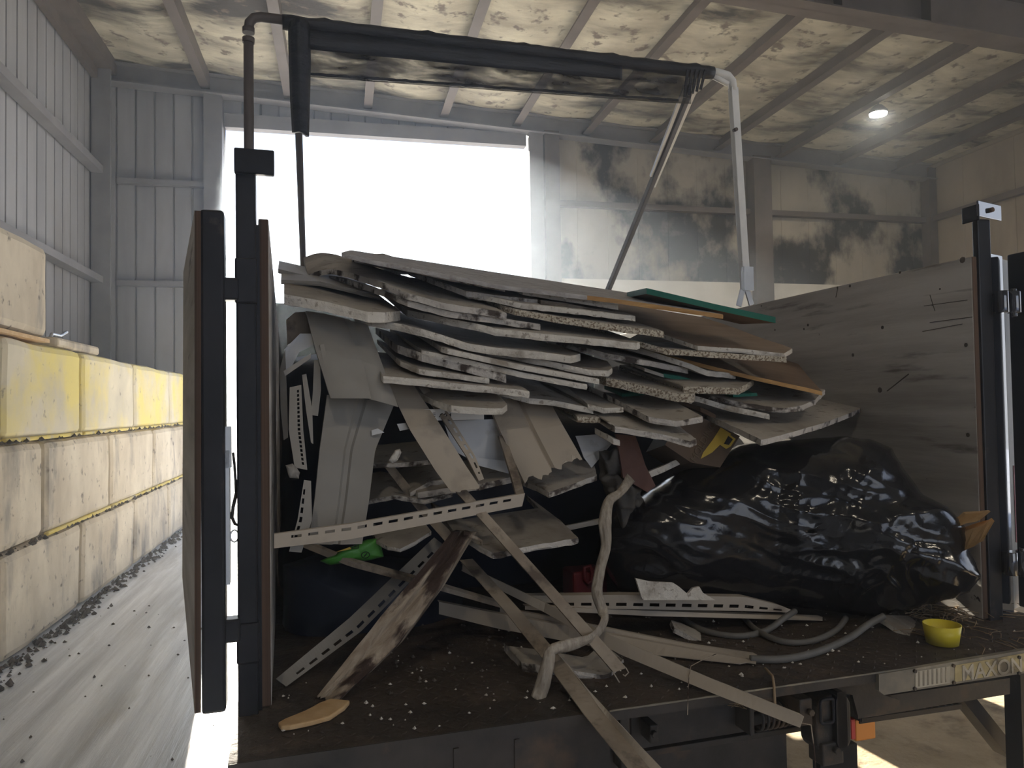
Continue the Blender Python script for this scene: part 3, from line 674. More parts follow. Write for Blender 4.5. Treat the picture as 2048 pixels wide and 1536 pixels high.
# ------------------------------------------------------------------ the load
def resample(pts, step):
    out = [pts[0]]
    for a, b in zip(pts, pts[1:]):
        n = max(1, int((b-a).length/step)); out += [a.lerp(b, (i+1)/n) for i in range(n)]
    return out
SEED = [0]
def PD(px, py, v):                                # like P, but never below the deck
    p = P(px, py, v)
    if p.z < DECK+.005 and v > VE:
        q = PZ(px, py, DECK+.006)
        if T.fr(q).y > VE-.02: return q
    return p
def jit(amp, k): return amp*noise.noise(V((k*.83, SEED[0]*7.7, 1.3)))
GRP = 'sheets heaped on the truck bed'
def slab(name, label, cat, front, t, mats, D=.9, b=.2, s=0., jag=.004, group=GRP, back=None, wav=.004, fold=None):
    """broken sheet: front = visible top edge (px,py,depth); extends D metres back, rising b per metre; t = edge height in px"""
    SEED[0] += 1
    F3 = [PD(*q) for q in front]
    tt = px2m(t, F3[len(F3)//2])
    F3 = resample(F3, .018)
    n = len(F3)
    if back: K3 = [P(*back[0]).lerp(P(*back[1]), i/(n-1)) for i in range(n)]
    else: K3 = [p + T.r*(s*D) + T.d*D + Z*(b*D) for p in F3]
    mb = MB(); nb = 7
    top, bot = [], []
    for j in range(nb):
        w = (j/(nb-1))**1.5
        r = []
        for i in range(n):
            p = F3[i].lerp(K3[i], w)
            if j == 0: p = p - T.d*(abs(jit(jag*1.2, i*.45))+abs(jit(jag*.35, i*1.7))) + Z*jit(jag*.25, i*.9+9)
            elif wav: p = p + Z*(wav*noise.noise(V((p.x*3, p.y*3, SEED[0]*3.1))))
            r.append(p)
        top.append(r); bot.append([p-Z*tt for p in r])
    # front edge with a broken middle
    mid = []
    for q in (1/3, 2/3):
        mid.append([top[0][i].lerp(bot[0][i], q) - T.d*(.001+jit(jag*.8, i*.6+q*50)) for i in range(n)])
    bot[0] = [p + T.d*jit(jag*.9, i*.7+31) + Z*jit(jag*.4, i*1.1+77) for i, p in enumerate(bot[0])]
    k = 0
    ring = [top[0]]+mid+[bot[0]]
    mb.grid(top, 0, True); mb.grid(bot, 0, True); mb.grid(ring, 1, False)
    mb.grid([[r[0] for r in top], [r[0] for r in bot]], 1, False); mb.grid([[r[-1] for r in top], [r[-1] for r in bot]], 1, False)
    mb.grid([top[-1], bot[-1]], 1, False)
    o = mb.build(name, mats, fix=False)
    bm = bmesh.new(); bm.from_mesh(o.data); bmesh.ops.remove_doubles(bm, verts=bm.verts, dist=1e-5); bmesh.ops.recalc_face_normals(bm, faces=bm.faces)
    for e in bm.edges:
        if len(e.link_faces) == 2 and e.link_faces[0].material_index != e.link_faces[1].material_index: e.smooth = False
    bm.to_mesh(o.data); bm.free()
    return tag(o, label, cat, group)
G, DG, SG = [m_gface, m_gedge], [m_gface, m_dedge], [m_gface, m_sedge]
BO = 'drywall_board'
def bd(label, front, t, mats=None, name=BO, cat='board', **k): return slab(name, label, cat, front, t, mats or G, **k)
# --- top of the heap
bd('grey strand board sheet with an orange edge lying on top of the heap', [(683, 505, 2.02), (740, 519, 1.99), (1000, 570, 1.93), (1240, 599, 1.86), (1446, 629, 1.80)], 9, [m_osb, m_osbedge], 'strand_board', back=[(702, 500, 2.6), (1300, 592, 2.7)], jag=.001, wav=.001)
for p_ in bpy.data.objects['strand_board'].data.polygons:
    if p_.material_index == 1 and T.fr(p_.center+bpy.data.objects['strand_board'].location).x < .78: p_.material_index = 0
SEED[0] += 1
def tipped():
    a, b, c = P(1293, 576, 1.92), P(1430, 608, 1.84), P(1551, 634, 1.76); d, e = P(1480, 640, 2.0), P(1254, 592, 2.25)
    mb = MB(); t = Z*-px2m(12, b)
    mb.prism([a, b, c, d+Z*.004, e+Z*.012], t, 0, 1)
    o = mb.build('green_edged_board', [m_brownply, m_green])
    return tag(o, 'dark board with a green painted edge jutting out at the top right of the heap', 'board', GRP)
tipped()
bd('thin grey strip of board directly under the left end of the strand board', [(741, 521, 2.04), (860, 547, 2.0), (1010, 577, 1.96)], 7, DG, D=.6)
bd('short cream board tucked under the strand board near its middle', [(1045, 577, 1.95), (1130, 590, 1.93), (1236, 607, 1.90)], 13, D=.6, b=.26, name='wood_strip', mats=[m_fwood, m_gedge], jag=.002)
bd('second humped sheet, its curl showing against the bright doorway in the middle', [(765, 553, 2.5), (776, 545, 2.5), (790, 540, 2.45), (815, 540, 2.35), (870, 560, 2.1), (932, 582, 2.0), (1000, 592, 1.96), (1080, 600, 1.94)], 11, DG, D=.6, b=.285)
bd('dark bark-brown strip lying between pale boards near the top', [(1080, 600, 1.92), (1130, 606, 1.91), (1190, 618, 1.9), (1228, 623, 1.9)], 12, [m_dirt, m_dirt], 'bark_strip', 'strip', D=.3)
bd('white board with a square end just below the dark bark strip', [(935, 586, 2.02), (1000, 597, 1.94), (1045, 607, 1.91), (1150, 618, 1.89), (1270, 632, 1.88)], 11, D=.6, b=.27)
bd('long pitted white board with a square right end, third below the strand board', [(1000, 608, 1.96), (1030, 618, 1.90), (1130, 636, 1.87), (1230, 650, 1.85), (1327, 663, 1.84)], 13, SG, D=.6, b=.255)
bd('big bent sheet with a grimy edge, humped at the left end of the heap', [(616, 549, 2.5), (640, 541, 2.45), (662, 538, 2.4), (700, 545, 2.25), (770, 567, 1.98), (815, 586, 1.9), (893, 608, 1.88), (981, 620, 1.87), (1012, 626, 1.87)], 13, DG, D=.6, b=.285)
bd('thin grimy sheet pressed under the big bent sheet', [(660, 552, 2.5), (700, 560, 2.3), (770, 582, 2.0), (815, 600, 1.91), (893, 622, 1.89), (981, 634, 1.88), (1080, 648, 1.9)], 13, DG, D=.7, b=.2)
bd('pale flat board at the far left resting by the side panel', [(568, 588, 1.94), (650, 603, 1.89), (735, 624, 1.85), (770, 625, 1.88), (800, 622, 2.0)], 21, D=.55, b=.24)
bd('purple-grey thin sheet sagging at the far left behind the pale flat board', [(562, 560, 2.3), (640, 563, 2.25), (700, 577, 2.2), (760, 592, 2.15)], 9, [m_gvinyl, m_gvinyl], 'vinyl_sheet', 'sheet', D=.6, b=.25)
bd('narrow grey strip poking out at the top left corner of the heap', [(556, 538, 2.55), (600, 548, 2.5), (660, 562, 2.45)], 9, [m_gvinyl, m_gvinyl], 'vinyl_strip', 'strip', D=.5, b=.24)
bd('brown-faced board with a smooth top at the right, beside the side panel', [(1255, 638, 2.2), (1327, 669, 1.98), (1395, 692, 1.86), (1480, 697, 1.83), (1568, 707, 1.80), (1584, 697, 1.86)], 9, [m_brownply, m_gedge], 'hardboard_sheet', back=[(1150, 590, 3.0), (1402, 633, 2.7)], jag=.002)
bd('bright cream edged board right under the brown-faced one', [(1180, 655, 2.05), (1240, 672, 1.95), (1334, 698, 1.86), (1402, 703, 1.84), (1487, 709, 1.82), (1572, 714, 1.79)], 11, SG, D=.7, b=.15)
bd('orange-brown hardboard with a curved right end, low at the right', [(1235, 690, 2.1), (1290, 700, 2.02), (1360, 716, 1.96), (1430, 734, 1.91), (1514, 754, 1.86), (1620, 777, 1.8), (1644, 783, 1.79)], 8, [m_brownply, m_osbedge], 'hardboard_sheet', back=[(1290, 660, 2.8), (1590, 722, 2.5)], jag=.001)
bd('grey board sloping down under the bright cream edged one', [(1255, 690, 2.0), (1300, 702, 1.95), (1382, 728, 1.89), (1414, 741, 1.87), (1470, 747, 1.9)], 11, D=.5)
bd('long white edge running from the middle of the heap down to the right', [(1110, 678, 2.05), (1150, 690, 1.98), (1216, 707, 1.93), (1300, 722, 1.91), (1375, 737, 1.92)], 11, DG, D=.5)
bd('grey rounded board in the middle, under the long pitted white one', [(815, 620, 2.05), (892, 636, 1.94), (955, 648, 1.89), (990, 657, 1.87), (1100, 669, 1.85), (1200, 678, 1.84), (1272, 686, 1.83), (1279, 684, 1.85)], 14, G, D=.6, b=.25)
bd('teal scrap of board peeping out under the grey sloping board', [(1327, 747, 1.95), (1355, 752, 1.94), (1381, 758, 1.94)], 8, [m_green, m_green], 'teal_scrap', 'scrap', D=.2)
bd('beige scrap touching the upper teal scrap', [(1288, 736, 1.96), (1328, 749, 1.95)], 6, D=.2)
bd('long thick white board crossing the left half of the heap', [(722, 636, 2.0), (780, 644, 1.95), (841, 657, 1.9), (940, 688, 1.87), (985, 695, 1.86), (1070, 703, 1.85), (1140, 712, 1.845), (1160, 708, 1.89)], 15, D=.7)
bd('pale board with a rounded right end below the long thick white one', [(915, 691, 1.93), (1027, 708, 1.9), (1100, 723, 1.87), (1177, 739, 1.85), (1216, 742, 1.84), (1224, 736, 1.86), (1214, 722, 1.95)], 12, G, D=.5)
bd('clean white board with a crisp square right end in the middle', [(882, 694, 1.90), (895, 697, 1.87), (1040, 729, 1.85), (1198, 758, 1.83)], 11, D=.6, jag=.001)
bd('white board lying directly under the crisp square-ended one', [(843, 701, 1.92), (943, 721, 1.88), (1040, 744, 1.86), (1173, 769, 1.84)], 11, D=.6)
bd('grimy brown-edged board below the white stack at left', [(795, 690, 2.0), (843, 706, 1.92), (943, 731, 1.88), (985, 742, 1.87), (1012, 749, 1.87)], 17, DG, D=.5)
bd('pale board with a rounded end under the grimy brown-edged one', [(800, 722, 1.95), (838, 738, 1.87), (900, 746, 1.86), (978, 757, 1.85)], 11, D=.5)
bd('broad white board with a ragged left corner, lowest of the left stack', [(748, 716, 2.1), (756, 735, 1.92), (766, 752, 1.85), (850, 760, 1.84), (950, 770, 1.83), (1058, 782, 1.82)], 14, D=.5, jag=.006)
bd('rounded white tongue of drywall hanging below the left stack', [(838, 785, 2.0), (868, 800, 1.88), (902, 811, 1.80), (960, 816, 1.78), (1004, 817, 1.775), (1014, 808, 1.81), (1003, 796, 1.88), (975, 786, 1.96)], 13, D=.3, b=.24, jag=.006)
bd('thin white board edge above the ribbed siding in the middle', [(985, 777, 2.0), (1058, 796, 1.92), (1110, 801, 1.9), (1186, 817, 1.88)], 11, D=.5)
bd('white shard with its long side edge showing, pointing down right in the middle', [(1135, 775, 2.1), (1155, 792, 1.97), (1175, 808, 1.88), (1207, 816, 1.86), (1246, 815, 1.87)], 10, D=.5)
bd('small stub with a speckled edge under the white shard', [(1147, 822, 1.95), (1154, 833, 1.87), (1200, 834, 1.86)], 12, SG, D=.3)
bd('coarsely pitted ceiling tile edge across the right centre of the heap', [(1212, 755, 1.92), (1290, 772, 1.86), (1350, 786, 1.82), (1382, 789, 1.81), (1389, 785, 1.83)], 17, SG, 'ceiling_tile', D=.5)
bd('short thick pitted tile with a bevelled right end, right of centre', [(1357, 776, 1.88), (1366, 773, 1.83), (1400, 774, 1.81), (1476, 776, 1.79), (1492, 769, 1.83), (1507, 758, 1.93)], 13, SG, 'ceiling_tile', D=.4, jag=.002)
bd('dark teal sliver under the short thick pitted tile', [(1465, 789, 1.9), (1514, 786, 1.9)], 6, [m_green, m_green], 'teal_scrap', 'scrap', D=.15)
bd('cream board with a ragged broken front, right of the pitted tile', [(1388, 783, 1.93), (1438, 796, 1.87), (1480, 804, 1.83), (1528, 812, 1.80), (1568, 816, 1.78), (1603, 811, 1.79), (1630, 799, 1.83), (1648, 779, 1.97)], 10, DG, D=.4, jag=.007)
bd('cream board with a square end under the ragged cream board', [(1387, 791, 1.88), (1460, 812, 1.83), (1538, 828, 1.78)], 11, D=.4)
bd('small dark stub of board under the square-ended cream one', [(1400, 814, 1.92), (1431, 829, 1.9)], 9, [m_brownply, m_brownply], D=.2)
bd('grey-topped board with a bright diagonal side edge, pointing down at centre right', [(1191, 777, 2.05), (1240, 803, 1.9), (1297, 834, 1.76), (1312, 836, 1.75), (1352, 842, 1.74), (1404, 833, 1.73), (1384, 821, 1.79), (1345, 801, 1.93)], 12, DG, D=.35, b=.22)
bd('dark teal corner above the diagonal-edged board', [(1243, 787, 1.96), (1292, 782, 1.97)], 7, [m_green, m_green], 'teal_scrap', 'scrap', D=.12)
bd('torn grey board with a gnawed left corner, lowest at centre right', [(1203, 827, 1.95), (1214, 838, 1.86), (1229, 853, 1.76), (1290, 863, 1.73), (1340, 872, 1.71), (1378, 882, 1.69), (1391, 878, 1.70), (1376, 867, 1.77), (1354, 849, 1.88)], 12, DG, D=.3, b=.24, jag=.008)
bd('small broken chip hanging off the torn grey board', [(1214, 868, 1.80), (1226, 876, 1.78), (1239, 880, 1.78)], 12, D=.08, jag=.006)
def sheet(name, label, cat, poly, anchor, a, b, t, mats, jag=.003, group=GRP):
    "flat sheet: px outline laid on a plane through anchor, slopes a across and b along the truck"
    SEED[0] += 1
    A = P(*anchor); n = (Z - T.r*a - T.d*b).normalized()
    pts = [hit(x, y, A, n) for x, y in poly]; pts.append(pts[0]); pts = resample(pts, .02)[:-1]
    pts = [p + T.d*jit(jag, i*1.9) + T.r*jit(jag, i*2.7+40) for i, p in enumerate(pts)]
    mb = MB(); mb.prism(pts, -n*px2m(t, A), 0, 1)
    return tag(mb.build(name, mats), label, cat, group)
sheet('drywall_board', 'large grey drywall sheet lying tilted at the right above the black bag', 'board', [(1380, 815), (1463, 851), (1523, 880), (1560, 871), (1648, 846), (1700, 826), (1738, 809), (1726, 797), (1719, 785), (1721, 774), (1699, 766), (1561, 722), (1420, 730)], (1523, 880, 1.60), -.02, .17, 12, DG, jag=.004)
# --- lower slabs in the middle of the load
bd('drywall slab under the ribbed siding, left of the grey rag', [(1047, 962, 1.98), (1072, 972, 1.9), (1097, 984, 1.80), (1150, 966, 1.83), (1193, 950, 1.87), (1189, 932, 1.97)], 11, DG, D=.25, b=.1)
bd('tilted drywall slab crossed by the dirty vinyl strip, low in the centre', [(905, 1060, 1.95), (940, 1080, 1.83), (985, 1106, 1.73), (1060, 1092, 1.74), (1155, 1075, 1.76), (1120, 1040, 1.95)], 12, DG, D=.3, b=.12, jag=.006)
bd('dirty white slab corner under the slotted vinyl strip', [(752, 1080, 1.95), (775, 1092, 1.87), (800, 1097, 1.83), (830, 1082, 1.86), (862, 1062, 1.9)], 8, DG, D=.2, b=.1, jag=.007)
bd('broken slab lying flat on the truck deck in the centre', [(1036, 1318, 1.72), (1042, 1324, 1.69), (1120, 1335, 1.62), (1205, 1350, 1.58), (1218, 1346, 1.585), (1246, 1318, 1.68)], 18, DG, D=.12, b=.02, jag=.008)
for lab, fr, t in (('grey layered sheet edge left of the pale siding, upper', [(738, 928, 2.0), (800, 926, 1.98), (880, 918, 1.97)], 9), ('broken grey sheet in the dark behind the pale siding', [(735, 1000, 2.0), (790, 990, 1.95), (850, 1000, 1.93), (905, 985, 1.95)], 9),
                   ('thin pale strip of sheet behind the pale siding, lower', [(820, 985, 1.95), (860, 962, 1.97), (930, 955, 1.97)], 9), ('white sheet edge running right behind the pale siding', [(835, 985, 1.93), (900, 975, 1.92), (960, 968, 1.92), (1040, 950, 1.92)], 12),
                   ('thin dusty sheet edge behind the nail hem', [(965, 968, 1.95), (1010, 955, 1.95), (1048, 944, 1.96)], 6)):
    bd(lab, fr, t, DG, D=.3, b=.12)
# pale plastic sheets behind the siding
def leaf(name, label, cat, poly, v, m, tilt=.25, solid=.003, group=None, wav=.01):
    "bent thin sheet facing the camera: px outline on an upright plane at depth v leaning back"
    A = P(poly[0][0], poly[0][1], v); n = (T.d - Z*tilt).normalized()
    pts = [hit(x, y, A, n) for x, y in poly]; pts.append(pts[0]); pts = resample(pts, .02)[:-1]
    mb = MB(); mb.prism([p+T.d*(wav*noise.noise(p*6)) for p in pts], T.d*solid)
    return tag(mb.build(name, m), label, cat, group)
leaf('plastic_sheet', 'pale bluish plastic sheet behind the pale siding', 'sheet', [(888, 842), (1000, 838), (1018, 900), (1012, 945), (960, 930), (905, 900)], 1.97, m_pale)
leaf('plastic_sheet', 'torn pale sheet with a dark smudge under the bluish one', 'sheet', [(930, 912), (1010, 922), (1020, 948), (960, 932)], 1.93, m_pale)
leaf('plastic_sheet', 'crumpled pale plastic right of the ribbed siding', 'sheet', [(1150, 872), (1200, 868), (1224, 885), (1205, 905), (1180, 935), (1165, 915)], 1.97, m_pale, wav=.03)
leaf('plastic_sheet', 'torn white scrap left of the pale siding, upper of two', 'sheet', [(794, 848), (812, 846), (818, 858), (800, 862)], 1.9, m_pale)
leaf('plastic_sheet', 'torn white scrap left of the pale siding, lower of two', 'sheet', [(743, 861), (756, 857), (769, 865), (744, 871)], 1.9, m_pale)
e = empty('printed_carton', P(935, 838, 1.9), 'white box edge with printed letters under the rounded tongue', 'box')
mb = MB(); a, b2 = T.fr(P(838, 822, 1.90)), T.fr(P(968, 839, 1.90)); mb.box(T, a.x, b2.x, 1.90, 2.05, b2.z, a.z+.004); mb.build('box', m_white, e)
text('lettering', '.COM', P(890, 831, 1.899), T.r - Z*.02, Z, .0125, m_print, e, .0006, bold=.0006)
mb = MB(); q = P(868, 829, 1.8985)
for i in range(3): mb.box(T, T.fr(q).x-.003, T.fr(q).x+.004, 1.8988, 1.8998, q.z-.005+.004*i, q.z-.0035+.004*i)
mb.build('partial_letter', m_print, e)
# --- brown carton with a yellow window panel
e = empty('brown_carton', P(1400, 900, 2.0), 'dark brown carton with a yellow panel wedged above the black bag', 'box')
def face(pl, v0, tilt): 
    A = P(pl[0][0], pl[0][1], v0); n = (T.d*.9 - Z*tilt).normalized(); return [hit(x, y, A, n) for x, y in pl], n
q, nn = face([(1370, 820), (1480, 872), (1440, 935), (1382, 925), (1330, 890)], 1.92, .2)
mb = MB(); mb.prism(q, nn*.12); mb.build('box', m_carton, e)
def flat(pl, off, name, m):
    q = [hit(x, y, P(1370, 820, 1.92), nn)-nn*off for x, y in pl]; mb = MB(); mb.prism(q, nn*.001); return mb.build(name, m, e)
flat([(1441, 855), (1462, 868), (1424, 905), (1401, 918), (1406, 905), (1425, 880)], .0015, 'yellow_panel', m_ylabel)
flat([(1454, 866), (1471, 878), (1461, 893), (1452, 898), (1440, 890)], .0013, 'yellow_panel', m_ylabel)
flat([(1456, 872), (1465, 879), (1457, 890), (1447, 888)], .0025, 'window_print', m_print)
c0, c1 = hit(1388, 918, P(1370, 820, 1.92), nn), hit(1424, 850, P(1370, 820, 1.92), nn)
text('lettering', 'MOLDING', c0.lerp(c1, .5)-nn*.002, c1-c0, -T.r, .030, m_dimtext, e, .0006)
# red-brown board and rag
leaf('red_brown_board', 'red-brown board leaning behind the grey rag', 'board', [(1232, 868), (1270, 872), (1290, 930), (1312, 972), (1296, 985), (1246, 955)], 1.9, m_redply, solid=.01, tilt=.3)
bd('short pale bar on edge to the right of the red-brown board', [(1291, 946, 1.9), (1330, 930, 1.92), (1372, 910, 1.95)], 13, G, name='timber_bar', cat='bar', D=.012, b=0, jag=.001)
bd('thin pale bar behind the hanging tape, left of the black bag', [(1115, 1055, 2.0), (1190, 1040, 2.0), (1252, 1027, 2.0)], 10, [m_vinyl, m_vinyl], 'vinyl_strip', 'bar', D=.012, b=0, jag=.001)
def blob(name, label, cat, outline, v, depth, m, nr=26, na=64, wr=.02, fr=7, seed=0, pw=.75, group=None, creases=None, vx=None):
    "soft closed lump: px outline at depth v, bulging depth metres towards and away from the camera"
    cx = sum(p[0] for p in outline)/len(outline); cy = sum(p[1] for p in outline)/len(outline)
    n = len(outline); segs = [(math.dist(outline[i], outline[(i+1) % n])) for i in range(n)]; tot = sum(segs); rim = []
    for k in range(na):
        d = tot*k/na
        for i in range(n):
            if d <= segs[i] or i == n-1:
                t = d/segs[i]; a, b = outline[i], outline[(i+1) % n]; rim.append((a[0]+(b[0]-a[0])*t, a[1]+(b[1]-a[1])*t)); break
            d -= segs[i]
    rows = []
    hf = nr//2; phs = [math.asin((j/hf)**(1/pw)) for j in range(1, hf+1)]; phs += [math.pi-q for q in phs[-2::-1]]
    for j, ph in enumerate(phs):
        s = math.sin(ph)**pw; row = []
        for k in range(na):
            x, y = cx+(rim[k][0]-cx)*s, cy+(rim[k][1]-cy)*s
            vv, dd = vx(x) if vx else (v, depth); w = vv-dd*math.cos(ph)*(1 if ph < math.pi/2 else .8)
            p = P(x, y, w)
            q = V((p.x*fr, p.y*fr, p.z*fr+seed))
            h = noise.noise(q)*.8
            if creases: h += creases(p, x, y)
            dirn = (p-P(cx, cy, v)).normalized()
            fade = .35+.65*abs(math.cos(ph))
            row.append(p + dirn*(wr*h*fade))
        rows.append(row)
    mb = MB(); mb.grid(rows, 0, True, wrap=True)
    k = len(mb.v); mb.v.append(P(cx, cy, v-depth)); mb.v.append(P(cx, cy, v+depth*.8))
    for q in range(na): mb.quad((k, q, (q+1) % na), 0, True); o = (len(phs)-1)*na; mb.quad((k+1, o+(q+1) % na, o+q), 0, True)
    return tag(mb.build(name, m), label, cat, group)
blob('grey_rag', 'crumpled dark grey rag hanging in the middle of the load', 'rag', [(1200, 905), (1225, 895), (1258, 915), (1270, 960), (1282, 1010), (1278, 1055), (1245, 1050), (1225, 1000), (1198, 960)], 1.93, .05, m_rag, wr=.06, fr=36, nr=50, na=120)
def crease(p, x, y):
    wx = 22*noise.noise(V((x*.008, y*.008, 9))); wy = 22*noise.noise(V((x*.008, y*.008, 19)))
    x += wx; y += wy
    a = 1-abs(noise.noise(V((x*.0045+y*.002, y*.012-x*.003, 2.2))))*2.4
    b = 1-abs(noise.noise(V((x*.007+y*.003, y*.030-x*.009, 5.1))))*2.6
    c = 1-abs(noise.noise(V((x*.030+y*.03, y*.012-x*.018, 8.1))))*2.6
    low = max(0, min(1, (y-1050)/120))*max(0, min(1, (x-1650)/120))
    return .60*a + .20*max(b, -.5) + (.08+.30*low)*max(c, -.4)
bag = blob('black_garbage_bag', 'big shiny black garbage bag filling the right side of the truck bed', 'bag',
     [(1196, 1105), (1215, 1040), (1262, 1000), (1330, 960), (1400, 925), (1480, 893), (1560, 884), (1660, 880), (1740, 878), (1785, 895), (1812, 945), (1840, 990), (1890, 1015), (1925, 1055), (1944, 1110), (1953, 1150), (1930, 1180), (1895, 1196), (1820, 1212), (1740, 1229), (1650, 1222), (1560, 1215), (1440, 1210), (1330, 1205), (1240, 1180)],
     2.02, .24, m_bag, nr=110, na=260, wr=.030, fr=5, seed=3, pw=.6, creases=crease, vx=lambda x: (2.02-.46*max(0, min(1, (x-1560)/400))**1.2, .24-.12*max(0, min(1, (x-1600)/350))))
# split kindling sticking out of the bag
def stick(label, a, b, c):
    mb = MB(); pts = []; base = [V(P(*q)) for q in a]; tip = [V(P(*q)) for q in b]
    mb.prism(base, T.d*.05); mb.v = mb.v[:0]; mb.f = []; mb.m = []; mb.sm = []
    n = len(base)
    rows = [[base[i].lerp(tip[i], t)+T.d*(.012*noise.noise(V((i*2.1, t*4, c)))) for i in range(n)] for t in (0, .3, .6, .85, 1)]
    mb.grid(rows, 0, False, wrap=True); mb.quad(list(range(n))); k = len(mb.v)-n; mb.quad([k+i for i in range(n)])
    return tag(mb.build('kindling', m_fwood), label, 'wood', 'split wood poking out of the bag')
stick('upper split piece of wood poking out of the black bag', [(1900, 1058, 1.60), (1932, 1028, 1.60), (1928, 1024, 1.64), (1895, 1050, 1.64)], [(1960, 1040, 1.53), (1980, 1023, 1.52), (1977, 1020, 1.55), (1955, 1032, 1.55)], 1)
stick('lower split piece of wood poking out of the black bag', [(1920, 1108, 1.58), (1930, 1062, 1.58), (1925, 1056, 1.63), (1912, 1102, 1.63)], [(1966, 1082, 1.50), (1989, 1042, 1.50), (1985, 1036, 1.53), (1960, 1074, 1.53)], 2)
# --- dark sheet and green bag at the left
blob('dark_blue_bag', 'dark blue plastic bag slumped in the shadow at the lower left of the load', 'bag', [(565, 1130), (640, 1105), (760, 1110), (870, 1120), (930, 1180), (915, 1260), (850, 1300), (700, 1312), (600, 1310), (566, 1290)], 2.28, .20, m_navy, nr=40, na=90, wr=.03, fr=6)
blob('dark_filler_heap', 'dark filler heap standing in for the shaded depth at the back of the truck bed', 'debris', [(560, 720), (700, 700), (900, 760), (1150, 800), (1400, 800), (1500, 900), (1480, 1000), (1300, 1180), (1000, 1250), (700, 1230), (560, 1200)], 2.75, .35, m_navy, nr=30, na=80, wr=.05, fr=5)['kind'] = 'stuff'  # dark-coloured filler in place of the shade deep in the load
gb = blob('green_bag', 'bright green plastic bag under the slotted vinyl strip', 'bag', [(640, 1122), (672, 1106), (705, 1092), (735, 1078), (757, 1076), (763, 1098), (770, 1114), (740, 1120), (700, 1124), (660, 1130)], 1.98, .04, m_gbag, wr=.012, fr=26, pw=.4)
def pf(x, y, v=1.935): return P(x, y, v)
mb = MB(); f0 = [pf(703, 1086), pf(717, 1084), pf(717, 1096), pf(703, 1098)]; mb.tube(f0, .0012, 5, closed=True)
mb.bar(pf(707, 1088), pf(707, 1095), .0015, .003, up=T.d); mb.bar(pf(712.5, 1087), pf(712.5, 1094), .0015, .003, up=T.d); mb.bar(pf(705, 1088), pf(715, 1086.5), .0015, .003, up=T.d)
mb.build('box_mark', m_print, gb)
mb = MB(); c = pf(731, 1110, 1.93); mb.tube([c+T.r*(.010*math.cos(a))+Z*(.0075*math.sin(a)) for a in [i*math.pi/10 for i in range(20)]], .0011, 5, closed=True); mb.bar(c-T.r*.004-Z*.004, c+T.r*.004+Z*.004, .002, .003, up=T.d); mb.build('round_mark', m_print, gb)
mb = MB(); q = [pf(672, 1104), pf(700, 1094), pf(703, 1098), pf(694, 1100)]; mb.prism(q, T.d*.002); mb.build('yellow_print', m_ylabel, gb)
e = empty('red_case', P(1170, 1160, 2.1), 'dark red plastic case with a handle in the shadow behind the hanging tape', 'case')
mb = MB(); a, b2 = T.fr(P(1148, 1205, 2.1)), T.fr(P(1215, 1140, 2.1)); mb.box(T, a.x, b2.x, 2.1, 2.2, a.z, b2.z); mb.build('shell', m_red, e, bevel=.008)
mb = MB(); mb.tube([P(x, y, 2.09) for x, y in ((1169, 1135), (1180, 1132), (1185, 1145), (1184, 1162), (1176, 1167), (1170, 1160))], .006, 8, closed=True); mb.build('handle', m_red, e)

# --- vinyl strips and siding
GV = 'vinyl strips and siding in the load'
def lane(A, Bd, n):
    def res(L):
        p = [PD(*q) for q in L]; d = [0]
        for a, b in zip(p, p[1:]): d.append(d[-1]+(b-a).length)
        o = []
        for i in range(n):
            x = d[-1]*i/(n-1); j = 0
            while j < len(p)-2 and d[j+1] < x: j += 1
            o.append(p[j].lerp(p[j+1], (x-d[j])/max(1e-6, d[j+1]-d[j])))
        return o
    return res(A), res(Bd)
def strip(name, label, A, Bd, m, slots=None, lipA=None, lipB=None, n=80, prof=None, solid=.0018, cat='strip', ragged=0, group=GV, parts=None):
    """long thin section: edges A and Bd in px; slots=(f0,f1,period,on) cut through; lips are folds (world vectors); prof = depth ripple over width"""
    SEED[0] += 1
    a, b = lane(A, Bd, n)
    fr = [0, 1] if not slots else [0, slots[0], slots[1], 1]
    if prof: fr = sorted(set(fr+[i/24 for i in range(25)]))
    rows = []
    for i in range(n):
        row = []
        ext = jit(ragged, i*1.1)
        if lipA is not None: row.append(a[i]+lipA)
        for f in fr:
            p = a[i].lerp(b[i], f)
            if prof: p = p + T.d*prof(f)
            row.append(p)
        if lipB is not None: row.append(b[i]+lipB)
        rows.append(row)
    if ragged:
        d = (a[-1]-a[-2]).normalized(); rows[-1] = [p+d*(jit(ragged, j*.45)+jit(ragged*.3, j*1.3)) for j, p in enumerate(rows[-1])]
    off = 1 if lipA is not None else 0
    sk = None
    if slots:
        j0 = fr.index(slots[0])+off
        per = slots[2]; on = slots[3]
        sk = lambda i, j: j == j0 and (i % per) < on and 2 < i < n-4
    mb = MB(); mb.grid(rows, 0, False, skip=sk)
    return tag(mb.build(name, m, solid=solid, fix=False), label, cat, group)
D = T.d
strip('slotted_trim', 'long tan slotted vinyl trim lying across the left of the load', [(548, 1069, 1.68), (700, 1048, 1.70), (1050, 987, 1.76)], [(548, 1096, 1.68), (700, 1078, 1.70), (1044, 1012, 1.76)], m_vinyl, (.22, .42, 5, 3), lipB=D*.02, lipA=D*.012, n=84)
strip('vinyl_strip', 'narrow bent vinyl piece standing at the right end of the long slotted trim', [(998, 872, 1.92), (1022, 950, 1.82), (1036, 1000, 1.77)], [(1010, 870, 1.92), (1040, 955, 1.82), (1049, 988, 1.765)], m_dvinyl, lipA=D*.012, n=20)
